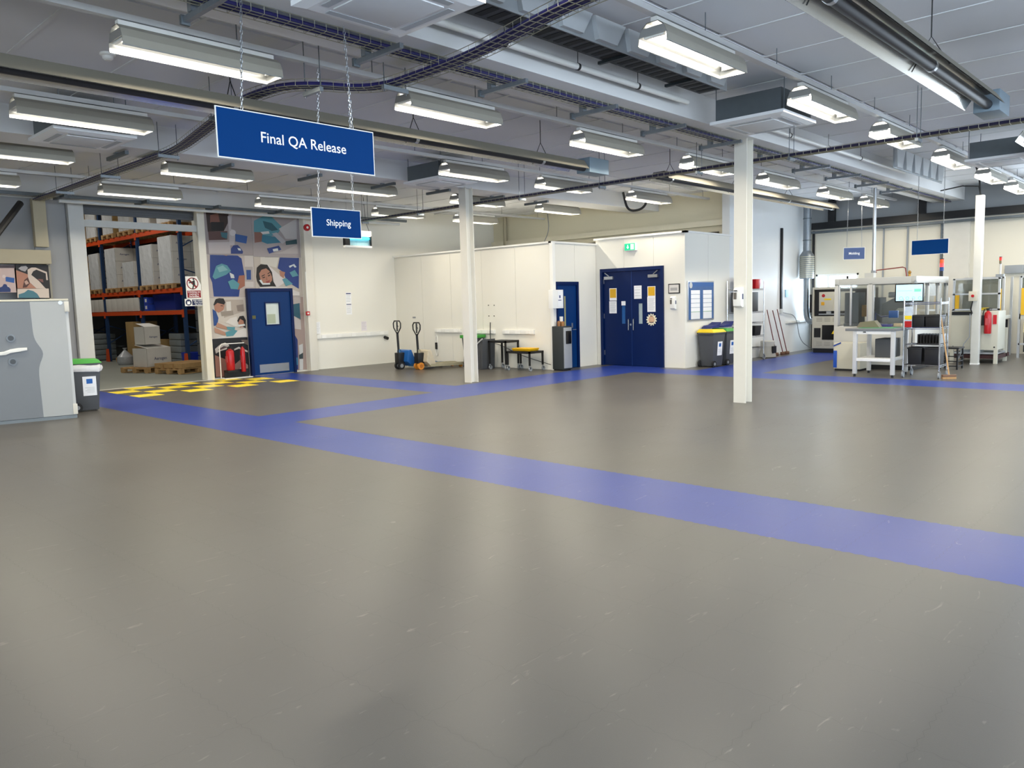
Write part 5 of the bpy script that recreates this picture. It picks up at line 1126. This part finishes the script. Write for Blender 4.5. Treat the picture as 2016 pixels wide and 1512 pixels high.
for x0, x1 in ((.08, L*.36), (L*.36 + .07, L*.68), (L*.68 + .07, L - .08)):
    MB().box(x0, .03, .92, x1, .036, AH - .15).build('guard_pane', CLR, t)
    fb('hinge', M_BLACK, x1 - .03, -.012, 1.72, x1, .0, 1.78); fb('hinge', M_BLACK, x1 - .03, -.012, 1.05, x1, .0, 1.11)
fb('door_edge', M_ALU, .02, Wd*.78, .92, .05, Wd*.78 + .04, AH - .15)
fb('bed_plate', mat('#8d9092', .4, .4), .15, .15, .9, L - .15, Wd - .15, .96)
fb('dark_unit', mat('#70757a', .5), .3, Wd*.75, .96, .7, Wd*.93, 1.62); fb('brown_unit', mat('#8d6b3a', .5), .35, Wd*.60, 1.1, .55, Wd*.72, 1.35); fb('motor_box', mat('#7d8288', .4, .3), .7, Wd*.56, .96, 1.1, Wd*.72, 1.5)
MB().bar((.3, Wd*.55, 1.25), (.3, Wd*.63, 1.05), .03, .05).build('tilted_arm', M_BLACK, t); MB().tube([(.25, Wd*.6, 1.7), (.25, Wd*.61, 1.45), (.27, Wd*.58, 1.3)], .012, 6).build('cable_loop', M_BLACK, t)
MB().prism([(.12, .96), (.12, 1.36), (.5, 1.5), (.78, 1.36), (.78, .96)], 'x', .4, .44).build('mount_plate', mat('#8f9090', .4, .4), t); MB().prism([(.26, 1.2), (.52, 1.2), (.45, 1.27), (.33, 1.27)], 'x', .39, .40).build('plate_window', mat('#e6e0d0', .4), t)
fb('fixture_block', mat('#a9aaa8', .4, .4), .2, .3, .96, .35, .7, 1.12); fb('red_cylinder_block', M_RED, .8, .35, 1.4, .95, .5, 1.52); MB().cyl((.6, .7, 1.55), (.6, .4, 1.55), .06, 14).build('white_cylinder', M_WHITE, t, smooth=True)
fb('yellow_light_curtain', mat('#c9a24a', .5), 1.0, .06, 1.0, 1.05, .1, 1.62); fb('orange_light_curtain', mat('#c9a24a', .5), 1.75, .06, 1.0, 1.8, .1, 1.62)
p = onX(1718, 545, AX + .1); MB().box(.05, Wd*.52, AH, .2, Wd*.52 + .18, AH + .1).build('junction_box', MW, t); fb('roof_stud', M_BLACK, .1, Wd - .25, AH, .13, Wd - .21, AH + .06)
MB().tube([(.12, Wd*.5, AH + .1), (.12, Wd*.5, AH + .15), (.12, .3, AH + .19), (.12, .25, AH + .17), (.12, .22, AH)], .012, 6).build('copper_pipe', mat('#8d4a44', .4, .5), t, smooth=True); MB().lathe([(.03, AH), (.02, AH + .05), (.035, AH + .08), (.015, AH + .12)], (.3, .22, 0), 10).build('brass_valve', mat('#a8803c', .35, .8), t, smooth=True)
p = onY(1868, 540, AY0 + .12); bx = p.x - AX
def beacon(tt, x, y, z, cols, r=.03, h=.07, base=.1):
    MB().cyl((x, y, z), (x, y, z + base), r*.8, 12).build('beacon_base', M_BLACK, tt); z += base
    for c, e in cols: MB().cyl((x, y, z), (x, y, z + h), r, 16).build('beacon_lens', mat(c, .3, var=0, emit=e), tt, smooth=True); z += h
    MB().cyl((x, y, z), (x, y, z + .015), r, 16).build('beacon_cap', M_BLACK, tt)
beacon(t, min(bx, L - .1), .12, AH, (('#1d3a78', .1), ('#ff2a2a', 2.5), ('#c8501a', .3)), r=.042, h=.085, base=.13)
# monitor on an arm
p0, p1 = onX(1762, 560, 16.72), onX(1818, 592, 16.72); t = thing('monitor', 'bright monitor on an arm in front of the assembly machine', 'monitor', (16.75, (p0.y+p1.y)/2, p1.z - .02)); w = (p0.y - p1.y)/2 + .0; h = p0.z - p1.z + .03
MB().box(-.02, -w, 0, .02, w, h).build('casing', M_BLACKG, t, bevel=.005)
sc = MB().box(-.023, -w + .022, .024, -.02, w - .022, h - .022).build('screen', mat('#b4dcec', .4, var=.04, scale=2, emit=.6), t)
for k, r in enumerate((.032, .028, .026, .028)): MB().tube([(-.0255, w*.55 - k*.115 + r*math.cos(2*PI*i/14), .075 + r*math.sin(2*PI*i/14)) for i in range(14)], .0035, 4, closed=True).build('dial_graphic', mat('#7fb6cc', .4, var=0, emit=.5), sc)
MB().box(-.025, -w + .05, h*.55, -.0235, -w*.35, h*.7).build('green_tile', mat('#6fd8a4', .4, var=0, emit=.8), sc); MB().box(-.025, -w*.2, h*.6, -.0235, w*.8, h*.63).build('text_row', mat('#9cc4d2', .4, var=0, emit=.6), sc)
MB().bar((.02, 0, h/2), (.2, 0, h/2), .03, .04).bar((.2, 0, h/2), (.37, 0, 1.85 - p1.z), .03, .04).build('arm', M_GREYP, t)
# slim service pole and the white column pole
p = onX(1721, 545, 17.35); t = thing('service_pole', 'slim steel service pole rising from the assembly machine', 'pole', (17.3, p.y, 2.02)); MB().cyl((0, 0, 0), (0, 0, 1.76), .035, 12).build('tube', M_STEEL, t, smooth=True); MB().cyl((0, 0, 0), (0, 0, .05), .05, 12).build('flange', M_GREYP, t)
t = thing('cable_post', 'white square cable post in front of the right machines', 'post', (19.12, 4.18, 0)); MB().box(-.075, -.075, 0, .075, .075, 3.6).build('post', mat('#d2d0c8', .5), t, bevel=.006); MB().box(-.08, -.08, 0, .08, .08, .03).build('foot', M_WHITE, t)
MB().tube([(0, 0, 3.58), (.02, .02, 3.75), (-.03, .03, 4.0), (0, .1, 4.2)], .018, 6).tube([(.03, 0, 3.58), (.05, .05, 3.8), (.2, .4, 3.86), (.5, .9, 3.84)], .014, 6).build('cables', M_BLACK, t, smooth=True)
s = MB().box(-.14, -.03, 1.37, -.075, .13, 1.58).build('switch_box', mat('#c9c2b0', .5), t, bevel=.006); MB().cyl((-.14, .05, 1.48), (-.16, .05, 1.48), .03, 12).build('red_switch', M_RED, s); MB().tube([(-.1, .06, 1.37), (-.1, .09, 1.2), (-.09, .06, 1.1)], .014, 6).build('cable', M_BLACK, s)
MB().tube([(-.085, .1, 1.1), (-.085, .1, .6), (-.085, .2, .45), (-.05, .3, .12)], .01, 5).build('drop_cable', M_GREYP, t)
# chiller unit
t = thing('chiller_unit', 'small cream chiller box with blue front left of the bench', 'machine', (16.75, 5.96, 0)); MB().box(-.22, -.27, .04, .3, .27, .58).build('case', CRM, t, bevel=.01); MB().box(-.232, .2, .06, -.22, .272, .42).build('blue_front', mat('#1c4fb0', .4), t, bevel=.004); MB().add([(-.226, .272, .5), (-.226, .272, .53), (-.226, .12, .6), (-.226, .12, .57)], [(0, 1, 2, 3)]).build('blue_slope', mat('#1c3f9a', .4), t); MB().box(-.2, -.25, 0, .28, .25, .04).build('base', M_BLACK, t)
# ---- workbench
BX0, BX1, BY0, BY1, BH = 15.5, 16.35, 4.72, 5.48, .93
t = thing('workbench', 'grey topped workbench with white steel legs', 'workbench', (BX0, BY0, 0)); L, Wd = BX1 - BX0, BY1 - BY0
MB().box(-.02, -.05, BH - .05, L, Wd + .14, BH).build('top', mat('#777a7c', .5), t, bevel=.005)
for x in (.0, L - .07):
    for y in (0, Wd - .07): MB().box(x, y, .05, x + .07, y + .07, BH - .05).build('leg', mat('#c8c8c6', .45), t, bevel=.004); MB().cyl((x + .035, y + .035, 0), (x + .035, y + .035, .05), .022, 10).build('foot', M_BLACK, t)
MB().box(0, .07, BH - .11, .05, Wd - .07, BH - .05).build('front_rail', M_WHITE, t); MB().box(0, .07, .3, L, Wd - .07, .36).build('low_shelf', M_WHITE, t, bevel=.004)
MB().box(-.005, Wd*.68, BH - .08, .0, Wd*.75, BH - .06).build('rail_clip', M_BLACK, t)
tag(MB().box(15.55, 4.75, BH + .001, 15.98, 5.4, BH + .008).build('green_mat', mat('#3f8a5a', .6)), 'green cutting mat on the workbench', 'mat')
tag(MB().box(15.75, 4.85, .362, 16.3, 5.15, .72).build('grey_box', mat('#45484b', .5), bevel=.01), 'dark grey box on the low workbench shelf', 'box')
t = thing('folded_guard', 'brown tilted plate lying on the workbench', 'plate', (15.85, 5.3, BH + .01)); MB().prism([(-.22, 0), (.2, 0), (.14, .1), (-.12, .13)], 'x', -.1, .1).build('plate', mat('#76705a', .5), t)
t = thing('task_lamp', 'dark jointed lamp with blue head on the workbench', 'lamp', (16.15, 5.28, BH)); MB().cyl((0, 0, 0), (0, 0, .02), .06, 12).build('base', M_BLACK, t); MB().tube([(0, 0, .02), (0, .0, .28), (0, -.1, .2), (0, -.26, .22)], .012, 6).build('arm', mat('#2a3350', .5), t); MB().box(-.03, -.42, .18, .03, -.25, .32).build('head', mat('#24467a', .4), t, bevel=.01)
for k, (x, y, w, h, c, lab) in enumerate(((16.2, 4.82, .14, .06, '#b8a98a', 'beige block at the back of the workbench'), (16.05, 4.95, .2, .05, '#3d3f74', 'purple tool pouch on the workbench'), (16.03, 5.17, .05, .07, '#202226', 'black clamp on the workbench'))):
    tag(MB().box(x, y, BH + .009, x + .1, y + w, BH + .009 + h).build('bench_item', mat(c, .5), bevel=.006), lab, 'tool')
# ---- chrome cart with black crates, leaflet and broom
wire_rack('chrome wire cart with black crates beside the workbench', 15.98, 4.32, .52, .62, 1.48, (.24, .62, .94, 1.40), cat='wire cart')
for k, (y, z, h, lab) in enumerate(((4.04, .245, .32, 'black crate bottom right on the chrome cart'), (4.33, .245, .32, 'black crate bottom left on the chrome cart'), (4.04, .945, .22, 'black crate upper right on the chrome cart'), (4.30, .945, .22, 'black crate upper middle on the chrome cart'))):
    t = thing('black_crate', lab, 'crate', (15.98, y + .12, z), 0, 'black crates on the cart'); MB().taper(-.2, -.125, 0, .2, .125, h, .015, .01).build('body', M_BLACK, t, bevel=.01); MB().box(-.21, -.13, h - .03, .21, .13, h).build('rim', mat('#1c1c1f', .5), t, bevel=.006)
t = thing('slotted_rack', 'black slotted rack on the middle shelf of the cart', 'rack', (15.98, 4.22, .625)); MB().box(-.2, -.2, 0, .2, .2, .02).build('base', M_BLACK, t)
for k in range(8): MB().box(-.2, -.19 + k*.052, .02, .2, -.178 + k*.052, .19).build('divider', M_BLACK if k else M_STEEL, t)
tag(MB().box(15.74, 4.5, .945, 15.76, 4.62, 1.33).build('wall_card', mat('#c9d4de', .4, var=.3, scale=9)), 'pale blue and red leaflet card on the cart', 'card')
MB().box(15.735, 4.5, .945, 15.74, 4.62, 1.06).build('red_band', M_RED, bpy.data.objects['wall_card'], world=True); MB().box(15.735, 4.5, 1.09, 15.74, 4.62, 1.16).build('yellow_band', M_YELP, bpy.data.objects['wall_card'], world=True)
f = fl(1868, 746); tp = onX(1851, 612, f.x + .12); broom('wooden handled broom leaning on the chrome cart', (f.x, f.y, 0), (f.x + .12, tp.y, tp.z), mat('#c49a66', .5), .24, '#b58f62', rz=-.9)
# black stand on the floor
q = fl(1880, 727); t = thing('black_stand', 'low black open frame stand behind the cart', 'stand', (q.x + .1, q.y + .1, 0)); a = .2
for sx in (-a, a):
    for sy in (-.16, .16): MB().box(sx - .015, sy - .015, 0, sx + .015, sy + .015, .42).build('leg', M_BLACK, t)
for z in (.06, .16, .26): MB().box(-a, -.175, z, a, -.16, z + .02).box(-a, .16, z, a, .175, z + .02).box(-a - .015, -.16, z, -a, .16, z + .02).build('rail', M_BLACK, t)
MB().box(-a - .02, -.19, .42, a + .02, .19, .45).build('seat', M_BLACK, t)
# ---- right-hand machines
RXm = 19.4; t = thing('guarded_machine', 'cream machine on legs with aluminium guarding and red extinguisher', 'machine', (RXm, 3.82, 0)); Wd = .92
MB().box(0, 0, .3, .7, Wd, 1.14).build('front_panel', CRM, t, bevel=.006)
for y in (.06, Wd - .06): MB().cyl((-.003, y, .36), (0, y, .36), .018, 10).build('panel_knob', M_BLACK, t)
for y in (0, Wd - .07):
    for x in (.0, .9): MB().box(x, y, 0, x + .07, y + .07, .3 if x == 0 else .75).build('leg', CRM, t)
MB().box(.08, .02, .2, 1.0, Wd - .02, .24).build('shelf', M_ALU, t); MB().box(.15, .35, .24, .5, .75, .46).build('controller_box', M_LGREY, t, bevel=.005); MB().box(.1, .0, .1, 1.2, Wd, .18).build('dark_plinth', mat('#3a1512', .6), t)
for y in (-.0, .36, Wd - .05): MB().box(.06, y, 1.14, .11, y + .04, 1.86).build('guard_post', M_ALU, t)
for z in (1.16, 1.5, 1.83): MB().box(.06, 0, z, .1, Wd, z + .035).build('guard_rail', M_ALU, t)
MB().box(.09, .04, 1.15, .095, Wd - .04, 1.83).build('guard_pane', mat('#aeb0a6', .08, var=.05, trans=.85), t); MB().box(.5, .1, 1.14, .6, Wd - .1, 1.75).build('machine_back', mat('#8d8f88', .5), t)
MB().box(.05, .2, 1.165, .058, .45, 1.215).build('caution_label', M_YELP, t); MB().text('CAUTION', .045, (.048, .325, 1.19), (0, -1, 0), (0, 0, 1)).build('lettering', M_BLACK, t)
MB().box(.1, .05, 1.72, .14, .45, 1.77).build('lamp_strip', M_WHITE, t); MB().box(.05, Wd - .14, 1.2, .06, Wd - .06, 1.5).build('yellow_light_curtain', mat('#d9a91c', .5), t); MB().box(-.01, .5, 1.06, .0, .9, 1.14).build('black_slot', M_BLACK, t)
extinguisher((RXm - .085, 4.0, .66), .07, .55, 'red fire extinguisher mounted on the cream machine', rz=0.)
tag(MB().box(RXm - .012, 3.85, .86, RXm - .004, 3.92, 1.06).build('extinguisher_sign', mat('#c21f2a', .4)), 'small red and white extinguisher sign on the cream machine', 'sign')
for k, (yy, lab) in enumerate(((4.12, 'aluminium machine guard with yellow strips beside the cream machine'), (3.78, 'aluminium machine guard with beige box at the right edge'))):
    t = thing('machine_guard', lab, 'machine guard', (21.3, yy, 0), 0, 'aluminium machine guards'); s = 1 if k == 0 else -1; wd = .8 if k == 0 else 1.2
    for y in (0, s*wd):
        MB().box(0, y - .025, 0, .05, y + .025, 1.9).build('post', M_ALU, t); MB().box(.9, y - .025, 0, .95, y + .025, 1.9).build('post', M_ALU, t)
    for z in (.3, .98, 1.86): MB().box(0, min(0, s*wd), z, .04, max(0, s*wd), z + .045).build('rail', M_ALU, t)
    MB().box(0, min(0, s*wd), .9, .9, max(0, s*wd), .98).build('worktop', CRM, t); MB().box(.02, min(.03, s*wd), 1.03, .025, max(-.03, s*wd), 1.86).build('guard_pane', mat('#8d948f', .08, var=.05, trans=.8), t)
    MB().box(.6, min(0, s*wd), .1, .66, max(0, s*wd), .88).build('dark_back', M_BLACK, t); MB().box(-.03, s*.03, 1.0, .0, s*.11, 1.62).build('yellow_light_curtain', mat('#e0b01a', .5), t)
    if k: MB().box(-.06, -.3, .6, 0, -.1, .84).build('socket_box', mat('#c9bd8e', .5), t)
    else:
        MB().box(-.03, .0, 1.9, .1, .16, 1.96).build('top_box', M_GREYP, t); MB().cyl((.03, .08, 1.96), (.03, .08, 2.2), .02, 10).build('beacon_stem', M_LGREY, t); beacon(t, .03, .08, 2.2, (('#7a6a4a', .1), ('#c8281c', .6)), r=.03, h=.07, base=.01)
p = onX(1998, 530, XR - .02); tag(MB().box(XR - .12, p.y - .2, p.z - .1, XR, p.y + .2, p.z + .1).build('wall_junction_box', M_GREYP, bevel=.006), 'grey junction box on the machine wall at right', 'junction box')
# pipes on the machine wall
for k, (u, lab) in enumerate(((1739, 'left'), (1786, 'right'))):
    p = onX(u, 500, XR - .04); tag(MB().cyl((XR - .04, p.y, 1.3), (XR - .04, p.y, 3.4), .022, 8).build('wall_conduit', M_GREYP, smooth=True), lab + ' vertical grey conduit on the machine wall', 'pipe')
p = onX(1853, 500, XR - .04); tag(MB().cyl((XR - .04, p.y, 1.9), (XR - .04, p.y, 3.4), .03, 8).build('wall_conduit', M_GALVD, smooth=True), 'dark conduit on the pier behind the blank blue sign', 'pipe')
# pipes on the upper cream wall
tag(MB().cyl((17.85, 9.6, 3.07 + .12), (17.85, 16.85, 3.07 + .12), .035, 8).build('dark_pipe', mat('#5d574a', .5, .3), smooth=True), 'dark pipe along the foot of the upper cream wall', 'pipe')
tag(MB().cyl((17.9, 16.95, 3.0), (17.9, 16.95, ZC), .06, 12).build('down_pipe', M_BEIGE, smooth=True), 'beige vertical pipe in the corner of the upper wall', 'pipe')
tag(MB().tube(arc([(17.9, 15.2, 4.2), (17.85, 15.1, 3.7), (17.9, 15.4, 3.3), (17.9, 15.4, 3.15)]), .012, 6).build('loose_cable', M_GREYP, smooth=True), 'loose grey cable hanging on the upper cream wall', 'cable')
tag(MB().tube(arc([(16.2, 11.3, 4.235), (16.25, 11.2, 3.75), (16.4, 10.8, 3.8), (16.45, 10.7, 4.235)]), .03, 8).build('loop_cable', M_BLACK, smooth=True), 'black cable loop above the office box', 'cable')
